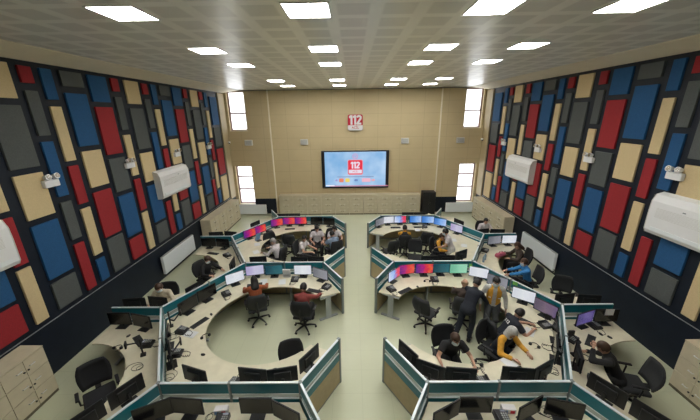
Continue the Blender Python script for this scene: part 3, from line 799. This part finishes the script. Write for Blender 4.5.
        for f in bm.faces:
            l = HI @ (f.calc_center_median() - hc)
            if style == 'bald': cut = l.z > .035 or l.y > .03 or l.z < -.03
            elif scarf: cut = l.y > .055 and l.z < .062 and abs(l.x) < .062 and l.z > -.10
            else: cut = (l.y > .035 and l.z < .055) or (l.z < -.045 and style == 'short') or (l.y > -.02 and l.z < -.02 and style != 'long') or (style == 'long' and l.y > .02 and l.z < .05)
            if cut: dl.append(f)
        bmesh.ops.delete(bm, geom=dl, context='FACES'); bm.to_mesh(hm); bm.free()
        ho = addmesh(hm, 'headscarf' if scarf else 'hair', scarf and CL[scarf] or HAIR[hair], t)
        so = ho.modifiers.new('thickness', 'SOLIDIFY'); so.thickness = .008
    return t

# ------------------------------------------------------------------ who sits where
T = PI / 180
# middle group, left of the aisle
person('person in a rust brown top with dark hair seated at the left middle desk', -2.88, 7.20, -.35, 1, lean=14, look=(-.1, 1, -.35), hair='black', style='long', top='rust', bottom='black', hands=[(-.30, .50, .80), (.34, .50, .80)])
person('person in maroon slumped at the desk end, right arm on the worktop', -1.50, 6.80, .1, 1, lean=12, look=(.1, 1, -.6), hair='black', style='short', top='maroon', bottom='black', hands=[(-.12, .40, .70), (.38, .48, .80)], hunch=.03)
chair(CH_G, -2.84, 7.12, -.35, 1, 'grey office chair holding the person in rust brown')
chair(CH_B, -1.50, 6.80, .1, 1, 'black office chair holding the person in maroon')
chair(CH_B, -1.42, 4.86, .3, -1, 'empty black office chair behind the three dark monitors, left near side')
# far group, left
person('person with fair grey hair and white shirt seated at the far left desk', -2.95, 9.95, -1, .35, lean=14, look=(-1, .5, -.5), hair='grey', style='short', top='white', bottom='black', hands=[(-.22, .44, .80), (.22, .46, .82)])
person('person in a white shirt turned right in the middle of the far left group', -2.05, 10.25, .9, -.25, lean=10, look=(1, .2, -.4), hair='black', style='short', top='white', sleeve='short', bottom='black', hands=[(-.18, .40, .78), (.22, .42, .80)])
person('person in a white shirt facing the camera in the far left group', -1.62, 11.25, .2, -1, lean=6, look=(.1, 1, -.5), hair='black', style='short', top='white', sleeve='short', bottom='black', hands=[(-.18, .34, .76), (.2, .32, .74)])
person('dark haired person in white leaning at the aisle end of the far left desk', -.95, 11.35, .35, -1, lean=14, look=(0, 1, -.6), hair='black', style='short', top='white', sleeve='short', bottom='navy', hands=[(-.22, .38, .80), (.16, .40, .80)])
person('person in a grey blue shirt at the aisle end of the far left group', -.92, 10.55, -.5, .8, lean=10, look=(-.2, 1, -.5), hair='black', style='short', top='greyblue', sleeve='short', bottom='navy', hands=[(-.22, .42, .80), (.16, .40, .80)])
chair(CH_B, -2.95, 9.95, -1, .35, 'black office chair under the fair haired person in white')
chair(CH_G, -2.05, 10.25, .9, -.25, 'charcoal office chair under the person in white turned right')
chair(CH_B, -1.62, 11.25, .2, -1, 'black office chair under the person in white facing the camera')
chair(CH_B, -.95, 11.35, .35, -1, 'black chair under the dark haired person in white by the aisle')
chair(CH_B, -.92, 10.55, -.5, .8, 'black chair under the person in the grey blue shirt')
chair(CH_G, -3.42, 11.05, .7, -1, 'empty charcoal chair left in the far left group below the purple screens')
chair(CH_G, -2.72, 11.35, .1, 1, 'large empty charcoal chair in the middle of the far left group')
# left wall side
person('masked person in a pale top at the left wall behind black monitors', -5.42, 7.20, .1, -1, lean=20, look=(.1, 1, -.7), hair='brown', style='short', top='cream', bottom='black', mask=True, hands=[(-.24, .42, .79), (.22, .42, .79)])
chair(CH_B, -5.42, 7.20, .1, -1, 'black office chair under the person in the pale top by the left wall')
person('masked person in black at the curved desk by the left radiator', -4.95, 8.68, .9, -.35, lean=16, look=(1, .2, -.6), hair='brown', style='short', top='black', bottom='black', mask=True, hands=[(-.22, .44, .80), (.26, .42, .80)])
chair(CH_G, -4.99, 8.70, .9, -.35, 'charcoal office chair under the masked person in black by the left radiator')
chair(CH_B, -5.05, 4.38, .7, -.7, 'empty black office chair in the crescent desk at the lower left')
# far group, right
person('person in black and mustard seated facing the blue screens, far right group', 1.90, 11.10, .1, 1, lean=10, look=(0, 1, -.3), hair='black', style='short', top='mustard', bottom='navy', vest='black')
person('person in navy and mustard seated beside a standing colleague, far right group', 3.05, 10.35, .6, -.4, lean=12, look=(.5, 1, -.4), hair='brown', style='tail', top='mustard', bottom='navy', vest='navy', hands=[(-.2, .40, .78), (.2, .40, .78)])
person('masked person in white standing at the far right group', 3.42, 10.02, -.6, .1, seated=False, lean=22, look=(0, 1, -.5), hair='black', style='short', top='white', sleeve='short', bottom='palegrey', mask=True, hands=[(-.2, .50, .95), (.22, .46, .92)], h=.95)
chair(CH_B, 1.90, 11.10, .1, 1, 'black office chair under the person in black and mustard')
chair(CH_B, 3.05, 10.35, .6, -.4, 'black office chair under the person in navy and mustard, far right group')
chair(CH_B, 2.85, 11.35, .15, 1, 'empty black chair with tall back below the light blue screens')
chair(CH_G, 1.25, 10.62, -.5, 1, 'empty charcoal chair at the aisle end of the far right group')
chair(CH_B, 2.12, 10.10, -.2, -1, 'empty black chair nearest the middle partition in the far right group')
# right wall side
person('dark haired person in white at the far right wall cabinets', 5.45, 12.05, -.05, -1, lean=14, look=(-.2, 1, -.3), hair='black', style='short', top='white', bottom='black', hands=[(-.24, .42, .79), (.22, .42, .79)])
chair(CH_B, 5.45, 12.05, -.05, -1, 'black office chair under the person in white by the right wall cabinets')
person('person in a dark brown top with brown hair by the right radiator', 5.62, 9.45, -1, .1, lean=16, look=(-.2, 1, -.8), hair='brown', style='long', top='brown', bottom='black', hands=[(-.22, .44, .80), (.2, .42, .80)])
chair(CH_B, 5.62, 9.45, -1, .1, 'black office chair under the person in dark brown')
person('masked person in a bright blue sweater reaching to the curved desk', 5.16, 8.22, -1, .12, lean=14, look=(.1, 1, -.35), hair='brown', style='short', top='blue', bottom='black', mask=True, hands=[(-.10, .56, .82), (.22, .50, .80)])
chair(CH_G, 5.28, 8.25, -1, .12, 'charcoal office chair under the person in bright blue')
chair(CH_G, 5.80, 7.42, -.4, -1, 'empty charcoal office chair near the right wall past the blue sweater')
# middle group, right
person('bald headed person seated at the right middle desk under the green screen', 2.80, 6.98, .25, 1, lean=12, look=(.2, 1, -.5), skin=1, hair='fair', style='bald', top='brown', bottom='black', hands=[(-.22, .48, .79), (.24, .46, .79)])
chair(CH_G, 2.76, 6.95, .25, 1, 'charcoal office chair under the bald person')
person('person in dark navy standing and bending over the right middle desk', 2.70, 6.40, .75, .8, seated=False, lean=38, look=(.2, 1, -.9), hair='black', style='short', top='navy', bottom='navy', hands=[(-.05, .70, .80), (.30, .62, .80)], feet=[(-.16, -.28, .09), (.12, -.05, .09)])
person('masked person in a mustard vest standing beside the right middle desk', 3.40, 6.62, -.35, -1, seated=False, lean=4, look=(-.1, 1, -.4), hair='black', style='short', top='palegrey', bottom='greytrouser', mask=True, vest='mustard', hands=[(-.30, .12, .85), (.30, .16, .88)])
person('black haired person in navy uniform seated leaning over the right desk', 3.38, 5.87, 1, .12, lean=34, look=(.1, 1, -.9), hair='black', style='short', top='navy', sleeve='short', bottom='navy', mark='112', hands=[(-.02, .60, .80), (.22, .52, .80)])
chair(CH_G, 3.28, 5.87, 1, .12, 'charcoal office chair under the person leaning in navy uniform')
person('person in a grey headscarf and mustard sleeves at the right near desk', 3.06, 5.40, .55, -1, lean=22, look=(.15, 1, -.8), top='mustard', bottom='navy', vest='navy', scarf='palegrey', hands=[(-.16, .50, .80), (.26, .46, .80)])
chair(CH_G, 2.96, 5.52, .7, -1, 'charcoal office chair under the person in a grey headscarf')
person('masked person in a black T-shirt facing the camera at the near right desk', 1.90, 5.20, 0, -1, lean=20, look=(-.15, 1, -.45), hair='brown', style='tail', top='black', sleeve='short', bottom='black', mask=True, hands=[(-.32, .48, .79), (.32, .48, .79)])
chair(CH_B, 1.86, 5.30, 0.1, -1, 'black office chair under the masked person in a black T-shirt')
chair(CH_G, 1.78, 6.85, .75, .75, 'empty grey office chair in the open middle of the right group')
# lower right
person('person in black with hand to face at the lower right crescent desk', 4.96, 4.68, -.9, .5, lean=30, look=(.1, 1, -.8), hair='brown', style='short', top='black', bottom='black', hands=[(-.04, .42, 1.10), (.22, .46, .79)])
chair(CH_G, 5.24, 4.58, -.95, .3, 'grey office chair behind the person with hand to face, lower right')
chair(CH_B, 5.75, 3.50, -.8, .5, 'black office chair at the lower right frame edge beside the cabinets')

# ------------------------------------------------------------------ monitors
def toward(x, y, cx, cy): return cx - x, cy - y
MLIST = [
 # left middle group
 ('white', -3.66, 7.80, .8, -1, 'white lit monitor at the far left corner of the left middle desk'),
 ('lav', -3.20, 8.22, .25, -1, 'lavender lit monitor against the middle cross partition, left group'),
 ('teal', -2.62, 8.24, .1, -1, 'dark teal lit monitor right of the lavender one, left group'),
 ('white', -1.72, 8.22, 0, -1, 'white lit monitor above the person in maroon'),
 ('grey', -1.16, 7.98, -.55, -1, 'dim grey monitor at the aisle end of the left middle desk'),
 ('off', -4.12, 7.02, 1, -.6, 'dark monitor in the left middle group left of the desk phone'),
 ('off', -4.36, 6.50, 1, -.45, 'dark monitor in the left middle group by the keyboard'),
 ('off', -4.18, 5.35, 1, .5, 'dark monitor seen edge on beside the phones, left group'),
 ('off', -3.83, 4.84, 1, .7, 'dark monitor seen edge on in the near corner of the left group'),
 ('off', -3.10, 4.34, .32, 1, 'back of a lone dark monitor left on the near left partition'),
 ('off', -2.02, 4.32, .12, 1, 'back of a dark monitor, left of the three near the left aisle end'),
 ('off', -1.48, 4.33, -.2, 1, 'back of a dark monitor, middle of the three near the left aisle end'),
 ('off', -1.05, 4.72, -.86, .6, 'back of a dark monitor, rightmost of three near the left aisle end'),
 # right middle group
 ('mix', 1.05, 7.90, .8, -.8, 'monitor seen edge on at the aisle end of the right middle desk'),
 ('heat', 1.46, 8.20, .2, -1, 'purple orange monitor, left one of the pair in the right middle group'),
 ('heat', 2.02, 8.24, 0, -1, 'purple orange monitor, right one of the pair in the right middle group'),
 ('teal', 2.54, 8.26, 0, -1, 'dark teal monitor between the purple and green screens'),
 ('green', 3.06, 8.22, 0, -1, 'green lit monitor in the right middle group'),
 ('white', 3.58, 7.98, -.45, -1, 'white lit monitor right of the green screen'),
 ('grey', 3.90, 7.48, -.8, -1, 'grey monitor behind the person in the mustard vest'),
 ('white', 4.27, 6.80, -.75, -1, 'white lit monitor with a green note, right group'),
 ('mauve', 4.50, 6.25, -1, -.6, 'dim mauve monitor at the right corner of the right middle group'),
 ('off', 4.22, 5.45, -1, .5, 'dark monitor seen edge on along the right near partition'),
 ('off', 3.88, 4.92, -.9, .55, 'dark monitor seen edge on at the near right corner post, right group'),
 ('off', .92, 4.82, .86, .55, 'back of a dark monitor at the aisle end of the near right desk'),
 ('off', 1.26, 4.42, .5, 1, 'back of a dark monitor, second from the aisle in the right group'),
 ('off', 1.78, 4.31, .1, 1, 'back of a dark monitor in front of the person in a black T-shirt'),
 ('off', 2.80, 4.31, .12, 1, 'back of a dark monitor in front of the headscarf'),
 ('off', 3.32, 4.40, -.5, 1, 'back of a dark monitor in the near right corner of the right group'),
 # groups at the bottom edge
 ('off', -3.42, 3.60, .5, -1, 'dark monitor below the near left partition, leftmost'),
 ('off', -2.92, 3.70, -.08, -1, 'dark monitor below the near left partition, second from left'),
 ('off', -1.78, 3.70, 0, -1, 'dark monitor below the near left partition, third from left'),
 ('off', -1.26, 3.55, -.5, -1, 'dark monitor below the near left partition, nearest the aisle'),
 ('off', 1.30, 3.55, .5, -1, 'dark monitor below the near right partition, nearest the aisle'),
 ('off', 1.82, 3.70, .0, -1, 'dark monitor below the near right partition, second from the aisle'),
 ('off', 2.66, 3.62, .45, -1, 'dark monitor below the near right partition, third from the aisle'),
 ('off', 3.20, 3.62, -.25, -1, 'dark monitor below the near right partition, rightmost'),
 # far groups
 ('heat', -4.36, 11.28, .8, -.7, 'purple orange monitor farthest left in the far left group'),
 ('heat', -4.06, 11.74, .85, -.8, 'purple orange monitor second from left in the far left group'),
 ('heat', -3.55, 12.52, .5, -1, 'purple orange monitor on the far cross partition, left of three'),
 ('heat', -3.05, 12.72, .1, -1, 'purple orange monitor on the far cross partition, middle of three'),
 ('heat', -2.52, 12.74, 0, -1, 'purple orange monitor on the far cross partition, right of three'),
 ('off', -1.80, 12.72, 0, -1, 'dark monitor in the far left corner group, left one by the aisle'),
 ('off', -1.24, 12.60, -.3, -1, 'dark monitor in the far left group, right one by the aisle'),
 ('off', -3.28, 8.85, -.1, 1, 'back of a dark monitor in front of the fair haired person'),
 ('off', -1.92, 8.80, .05, 1, 'back of a dark monitor, left of two behind the middle left partition'),
 ('off', -1.38, 8.82, .15, 1, 'back of a dark monitor, right of two behind the middle left partition'),
 ('grey', 1.02, 12.45, .8, -.9, 'dim grey monitor seen edge on at the far right aisle end'),
 ('white', 1.42, 12.72, .15, -1, 'white lit monitor on the far right cross partition'),
 ('mix', 1.97, 12.76, .05, -1, 'blue and red monitor on the far right cross partition'),
 ('blue', 2.66, 12.76, 0, -1, 'blue monitor, left of three on the far right cross partition'),
 ('blue', 3.20, 12.70, -.15, -1, 'blue monitor, middle of three on the far right cross partition'),
 ('blue', 3.66, 12.38, -.6, -1, 'blue monitor, right of three at the far right corner'),
 ('lav', 4.12, 11.62, -.85, -.8, 'pale monitor on the slanting partition right of the far blue screens'),
 ('off', 2.30, 8.80, 0, 1, 'back of a dark monitor behind the middle right partition, left of two'),
 ('off', 2.86, 8.84, .1, 1, 'back of a dark monitor behind the middle right partition, right of two'),
 ('off', 3.45, 9.15, -.5, .9, 'dark monitor in the near right corner of the far right group'),
 ('off', -3.45, 13.28, -.1, 1, 'back of a dark monitor beyond the farthest cross row, left side, outer one'),
 ('off', -2.90, 13.30, 0, 1, 'back of a dark monitor beyond the farthest cross row, left side, inner one'),
 ('off', 2.40, 13.30, 0, 1, 'back of a dark monitor beyond the farthest cross row, right side, inner one'),
 ('off', 2.95, 13.28, .05, 1, 'back of a dark monitor beyond the farthest cross row, right side, outer one'),
 ('off', -4.42, 12.20, -1, .5, 'back of a dark monitor behind the far slanting partition, left wall side'),
 ('off', 4.42, 12.20, 1, .5, 'back of a dark monitor behind the far slanting partition, right wall side'),
 # wall side crescents
 ('off', -5.72, 5.95, -.02, -1, 'dark monitor under the near left stub partition, left one'),
 ('off', -5.14, 5.86, -.25, -1, 'dark monitor under the near left stub partition, right one'),
 ('off', -4.14, 4.00, -.87, .5, 'dark monitor backing the near slanting partition on the left'),
 ('off', -4.44, 3.48, -.87, .5, 'back of a dark monitor at the lower left frame edge'),
 ('off', -4.74, 2.94, -.87, .5, 'back of a dark monitor cut off by the bottom frame edge, left'),
 ('off', -5.76, 6.55, -.1, 1, 'back of a dark monitor before the person in the pale top, left one'),
 ('off', -5.18, 6.60, .15, 1, 'back of a dark monitor before the person in the pale top, right one'),
 ('off', -4.55, 7.20, -1, .5, 'back of a dark monitor behind the slanting partition, left wall side'),
 ('off', -4.05, 8.60, -1, -.1, 'dark monitor behind the corner post, left wall side'),
 ('off', -5.65, 10.42, 0, -1, 'dark monitor under the far left stub partition, left one'),
 ('off', -5.08, 10.34, -.2, -1, 'dark monitor under the far left stub partition, right one'),
 ('off', -5.62, 11.06, -.1, 1, 'back of a dark monitor beyond the far left stub, left one'),
 ('off', -5.05, 11.10, .2, 1, 'back of a dark monitor beyond the far left stub, right one'),
 ('grey', 5.12, 10.36, .2, -1, 'grey lit monitor under the far right stub partition'),
 ('white', 5.70, 10.42, 0, -1, 'white lit monitor under the far right stub partition'),
 ('off', 4.98, 11.10, -.25, 1, 'back of a dark monitor before the person in white, left one, right side'),
 ('off', 5.54, 11.06, .1, 1, 'back of a dark monitor before the person in white, right one, right side'),
 ('off', 5.18, 6.60, -.15, 1, 'back of a dark monitor beyond the near right stub, left one'),
 ('off', 5.76, 6.55, .1, 1, 'back of a dark monitor beyond the near right stub, right one'),
 ('off', 4.48, 7.20, 1, .5, 'dark monitor behind the slanting partition, right wall side'),
 ('violet', 5.18, 5.86, .35, -1, 'violet lit monitor under the near right stub partition'),
 ('off', 5.74, 5.95, -.02, -1, 'dark monitor with a white page on its screen, lower right'),
 ('off', 4.22, 4.70, 1, -.5, 'dark monitor at the post of the lower right crescent desk'),
 ('off', 4.16, 3.98, .87, .5, 'back of a dark monitor along the lower right slanting partition, middle'),
 ('off', 4.46, 3.46, .87, .5, 'back of a dark monitor along the lower right slanting partition, lowest'),
]
for k, x, y, dx, dy, lab in MLIST: monitor(k, x, y, dx, dy, lab)
t = thing('taped_page', 'white page taped on the dark monitor at the lower right desk', 'paper', (5.76, 5.925, ZD + .36)); MB().box((0, 0, 0), (.20, .004, .16)).build('page', PAPER, t)
t = thing('sticky_note', 'green sticky note on the corner of the white screen, right group', 'note', (4.10, 6.96, ZD + .50), face(-.75, -1)); MB().box((0, 0, 0), (.12, .004, .10)).build('note', GREENP, t)
t = thing('sticky_note', 'green sticky note beside the green screen, right middle group', 'note', (3.36, 8.08, ZD + .42), face(-.45, -1)); MB().box((0, 0, 0), (.09, .004, .14)).build('note', GREENP, t)

# ------------------------------------------------------------------ small things on the desks
def g(k): return {'k': 'keyboards on the desks', 'm': 'mice on the desks', 'p': 'desk phones', 's': 'paper sheets on the desks', 'h': 'headsets on the desks', 'a': 'monitor arms'}[k]
for x, y, r, lab in [(-3.92, 6.10, 62, 'black keyboard before the dark monitors in the left middle group'), (-1.28, 7.45, -20, 'black keyboard beside the maroon sleeve'), (1.30, 7.42, 35, 'black keyboard below the purple orange pair'),
                     (3.92, 6.12, -50, 'black keyboard by the leaning person in navy'), (-5.0, 5.50, -40, 'black keyboard on the near left crescent desk'), (5.02, 5.42, 45, 'black keyboard on the lower right crescent desk'),
                     (5.15, 9.75, 20, 'black keyboard below the grey lit monitor'), (-2.95, 12.35, 5, 'black keyboard below the purple screens on the far left'), (-5.30, 9.95, -15, 'black keyboard on the left crescent desk by the wall'),
                     (-3.10, 7.80, 15, 'black keyboard in front of the person in rust brown'), (1.72, 12.40, 0, 'black keyboard under the white and blue red monitors'), (2.75, 12.42, 0, 'black keyboard under the far blue monitors'),
                     (2.95, 4.60, 20, 'black keyboard held close by the person in the headscarf'), (-3.55, 3.25, 20, 'black keyboard at the bottom edge, left'), (1.75, 3.45, 0, 'black keyboard at the bottom edge, right of the aisle'), (3.05, 3.42, 5, 'black keyboard at the bottom edge, farther right')]:
    dev(KB, x, y, r, lab, g('k'))
for x, y, r, lab in [(-3.78, 6.42, 40, 'black mouse beside the keyboard, left middle group'), (-1.62, 7.78, 0, 'black mouse left of the keyboard by the maroon sleeve'), (1.70, 7.62, 20, 'black mouse beside the keyboard of the purple pair'),
                     (4.05, 6.48, -30, 'black mouse before the white monitor with the note'), (-5.35, 5.66, -20, 'black mouse on the near left crescent desk'), (5.52, 5.52, 30, 'black mouse on the lower right crescent desk'),
                     (-3.35, 5.08, 80, 'black mouse on the pale desk left of the empty middle'), (5.40, 5.62, 10, 'dark phone sized gadget near the lower right mouse')]:
    dev(MOUSE, x, y, r, lab, g('m'))
for x, y, r, lab in [(-3.75, 7.30, 40, 'black desk phone right of the dark monitors, left group'), (-4.18, 5.80, 80, 'black desk phone with coiled cord, upper one on the left diagonal'), (-3.92, 5.10, 100, 'black desk phone with coiled cord, lower one on the left diagonal'),
                     (-1.95, 8.05, 0, 'black desk phone right of the teal monitor'), (2.28, 7.98, 0, 'black desk phone right of the purple orange pair'), (.92, 7.48, 30, 'black desk phone at the aisle end of the right middle desk'),
                     (4.32, 5.92, -80, 'black desk phone below the mauve monitor'), (4.12, 5.12, -110, 'black desk phone on the right near diagonal'), (3.02, 12.45, -10, 'black desk phone below the far blue screens'),
                     (-4.72, 5.38, 100, 'black desk phone by the near left crescent corner'), (4.62, 5.46, -60, 'black desk phone at the post of the lower right desk'), (-4.70, 9.75, 50, 'black desk phone on the left crescent by the far stub'),
                     (4.62, 9.95, -40, 'black desk phone on the right crescent by the far stub'), (-.95, 7.62, -30, 'black desk phone at the aisle end of the left middle desk'), (-2.40, 4.38, 170, 'black desk phone between dark monitors on the near left partition'),
                     (2.25, 4.38, 185, 'black desk phone between the dark monitors on the near right partition'), (-2.35, 3.62, 0, 'black desk phone below the near left partition'), (2.25, 3.66, 0, 'black desk phone below the near right partition'),
                     (-3.05, 9.05, 170, 'black desk phone by the fair haired person'), (4.32, 4.60, 60, 'black desk phone deeper in the lower right crescent'), (-4.28, 11.70, 60, 'black desk phone under the far left purple screens'), (5.30, 5.80, 10, 'black desk phone under the near right stub partition')]:
    if lab.startswith('black desk phone deeper'): x, y = 4.30, 4.35
    if lab.startswith('black desk phone under the near right'): x, y = 5.46, 5.88
    if lab.startswith('black desk phone under the far left'): x, y = -3.78, 12.05
    dev(PHONE, x, y, r, lab, g('p'))
for x, y, r, lab in [(-3.95, 5.72, 75, 'bluish white sheet below the keyboard in the left middle group'), (-2.32, 7.96, 10, 'white sheet leaning by the teal monitor'), (-2.88, 7.98, 15, 'white sheet beside the person in rust brown'),
                     (3.86, 5.72, -40, 'white sheet under the arm of the leaning person in navy'), (1.55, 4.62, 10, 'white sheet under the hands of the masked person in a T-shirt'), (2.95, 4.82, 25, 'white sheet under the hand of the headscarf person'),
                     (2.62, 12.10, 0, 'white sheet on the far right desk below the blue screens'), (4.05, 10.45, -20, 'white sheet on the far right desk beside the standing person'), (-3.92, 10.75, 20, 'white sheet at the left corner of the far left desk'),
                     (-3.75, 10.05, 30, 'white sheet before the fair haired person'), (3.82, 10.98, -10, 'white sheet on the right part of the far right desk')]:
    dev(SHEET, x, y, r, lab, g('s'))
for x, y, r, lab in [(-3.55, 5.62, 40, 'black headset on the left middle desk'), (3.72, 5.28, -40, 'black headset on the near right desk corner'), (-5.32, 5.28, 0, 'black headset at the edge of the near left crescent'), (2.05, 7.92, 0, 'black headset before the purple orange pair'), (2.30, 4.72, 30, 'black headset between the two near right people'), (-1.72, 4.62, 20, 'black headset behind the near left monitors')]:
    dev(HEADSET, x, y, r, lab, g('h'))
for x, y, r, lab in [(-4.55, 5.98, -60, 'black jointed monitor arm at the left diagonal, far one'), (-4.02, 5.02, -60, 'black jointed monitor arm at the left diagonal, near one'), (4.52, 5.88, 120, 'black jointed arm below the mauve monitor'), (-4.62, 5.08, 120, 'black jointed arm on the near left crescent desk'), (4.38, 5.02, 0, 'black jointed arm on the lower right crescent desk')]:
    dev(ARM, x, y, r, lab, g('a'))
def cable(x, y, r, lab, m=BLACK):
    rnd = random.Random(int(x * 100 + y * 7)); P = []; a = rnd.random() * 6
    for k in range(26):
        a += .45 + rnd.random() * .25; P.append((math.cos(a) * (.05 + .004 * k) + .006 * k * math.cos(r), math.sin(a) * (.05 + .003 * k) + .006 * k * math.sin(r), .006 + .004 * (k % 2)))
    o = MB().tube(P, .005, 5).build('cable', m, None); o.location = (x, y, ZD); tag(o, lab, 'cable', 'loose cables on the desks')
for x, y, r, lab in [(-4.35, 5.55, 1, 'loose black cable by the upper desk phone, left diagonal'), (-3.70, 4.45, 2, 'loose black cable in the near left desk corner'), (-1.78, 4.22, 0, 'loose black cable behind the two near left monitors'),
                     (3.72, 4.55, 2, 'loose black cable in the near right desk corner'), (2.25, 4.70, 1, 'loose black cable between the two near right people'), (4.45, 5.68, 1, 'loose black cable below the mauve monitor'),
                     (4.62, 4.95, 3, 'loose black cable beside the lower right phone'), (-4.45, 4.75, 3, 'loose black cable on the near left crescent desk'), (-2.62, 3.70, 0, 'loose black cable below the near left partition'), (2.95, 3.78, 0, 'loose black cable below the near right partition')]:
    cable(x, y, r, lab)
# single things
t = thing('handbag', 'crumpled pink bag on the right crescent desk', 'bag', (4.95, 9.48, ZD), .4)
MB().blob((-.14, 0, .09), (.14, 0, .09), .085, .085, (0, 1, 0), .9).build('bag_body', PINK, t, True); MB().tube([(-.09, 0, .14), (-.06, 0, .22), (.06, 0, .22), (.09, 0, .14)], .010).build('strap', PINK, t)
def bottle(x, y, lab):
    t = thing('water_bottle', lab, 'bottle', (x, y, ZD), 0, 'water bottles on the right crescent desk')
    MB().cyl((0, 0, 0), (0, 0, .17), .035).cyl((0, 0, .17), (0, 0, .21), .035, .013).build('bottle_body', BOTTLE, t, False); MB().cyl((0, 0, .21), (0, 0, .235), .015).build('cap', BLUEP, t)
bottle(4.22, 9.12, 'clear blue water bottle near the slanting partition, left one'); bottle(4.34, 9.28, 'clear blue water bottle near the slanting partition, right one')
t = thing('document_holder', 'pale blue sheet in a tilted holder on the far left desk', 'paper', (-3.98, 11.12, ZD), face(.9, -.6))
MB().box((0, 0, .17), (.24, .012, .32), 0, Matrix.Rotation(-.35, 3, 'X')).build('sheet', BLUEP, t); MB().box((0, .03, .006), (.2, .16, .012)).build('foot', BLACK, t)
t = thing('folder', 'white folder standing against the teal monitor area, left group', 'folder', (-2.22, 8.20, ZD), 0)
MB().box((0, 0, .15), (.23, .03, .30), 0, Matrix.Rotation(.2, 3, 'X')).build('cover', PAPER, t); MB().box((0, -.04, .12), (.16, .008, .03)).build('spine_label', GREYP, t)
t = thing('tissue_box', 'small red and blue box beside the post of the near left partition', 'box', (-2.42, 3.80, ZD), .1)
MB().box((0, 0, .05), (.22, .11, .10), .008).build('box_body', SIGNW, t); MB().box((-.06, -.056, .05), (.07, .004, .06)).build('blue_patch', BLUEP, t); MB().box((.05, -.056, .05), (.07, .004, .06)).build('red_patch', REDS, t)
t = thing('tissue_box', 'small red and blue box beside the post of the near right partition', 'box', (2.42, 3.80, ZD), -.1)
MB().box((0, 0, .05), (.22, .11, .10), .008).build('box_body', SIGNW, t); MB().box((-.06, -.056, .05), (.07, .004, .06)).build('blue_patch', BLUEP, t); MB().box((.05, -.056, .05), (.07, .004, .06)).build('red_patch', REDS, t)

# ------------------------------------------------------------------ light, camera
w = bpy.data.worlds.new('daylight'); SC.world = w; w.use_nodes = True
nt = w.node_tree; bg = nt.nodes['Background']
sky = nt.nodes.new('ShaderNodeTexSky'); sky.sky_type = 'HOSEK_WILKIE'; sky.turbidity = 5; sky.ground_albedo = .5; sky.sun_direction = (-.3, -.6, .7)
mx = nt.nodes.new('ShaderNodeMix'); mx.data_type = 'RGBA'; mx.inputs['Factor'].default_value = .75; mx.inputs[7].default_value = (.95, .97, 1, 1)
nt.links.new(sky.outputs[0], mx.inputs[6]); nt.links.new(mx.outputs[2], bg.inputs['Color']); bg.inputs['Strength'].default_value = 2.3

cam = bpy.data.cameras.new('camera'); co = bpy.data.objects.new('camera', cam); C.objects.link(co); SC.camera = co
cam.sensor_width = 36; cam.lens = 299.66 / 700 * 36; cam.clip_end = 100; cam.clip_start = .05
pitch, yaw, roll = (v * T for v in (17.686, -.605, -.783))
f = Vector((math.sin(yaw) * math.cos(pitch), math.cos(yaw) * math.cos(pitch), -math.sin(pitch)))
r = Vector((math.cos(yaw), -math.sin(yaw), 0)); u = r.cross(f)
Rr = r * math.cos(roll) + u * math.sin(roll); Ur = -r * math.sin(roll) + u * math.cos(roll)
M = Matrix((Rr, Ur, -f)).transposed().to_4x4(); M.translation = Vector((-.153, 0, 5.55))
co.matrix_world = M
vs = SC.view_settings; vs.view_transform = 'Standard'; vs.look = 'None'; vs.gamma = 1; vs.use_curve_mapping = False; vs.exposure = 1.15
SC.cycles.max_bounces = 6; SC.cycles.use_denoising = True
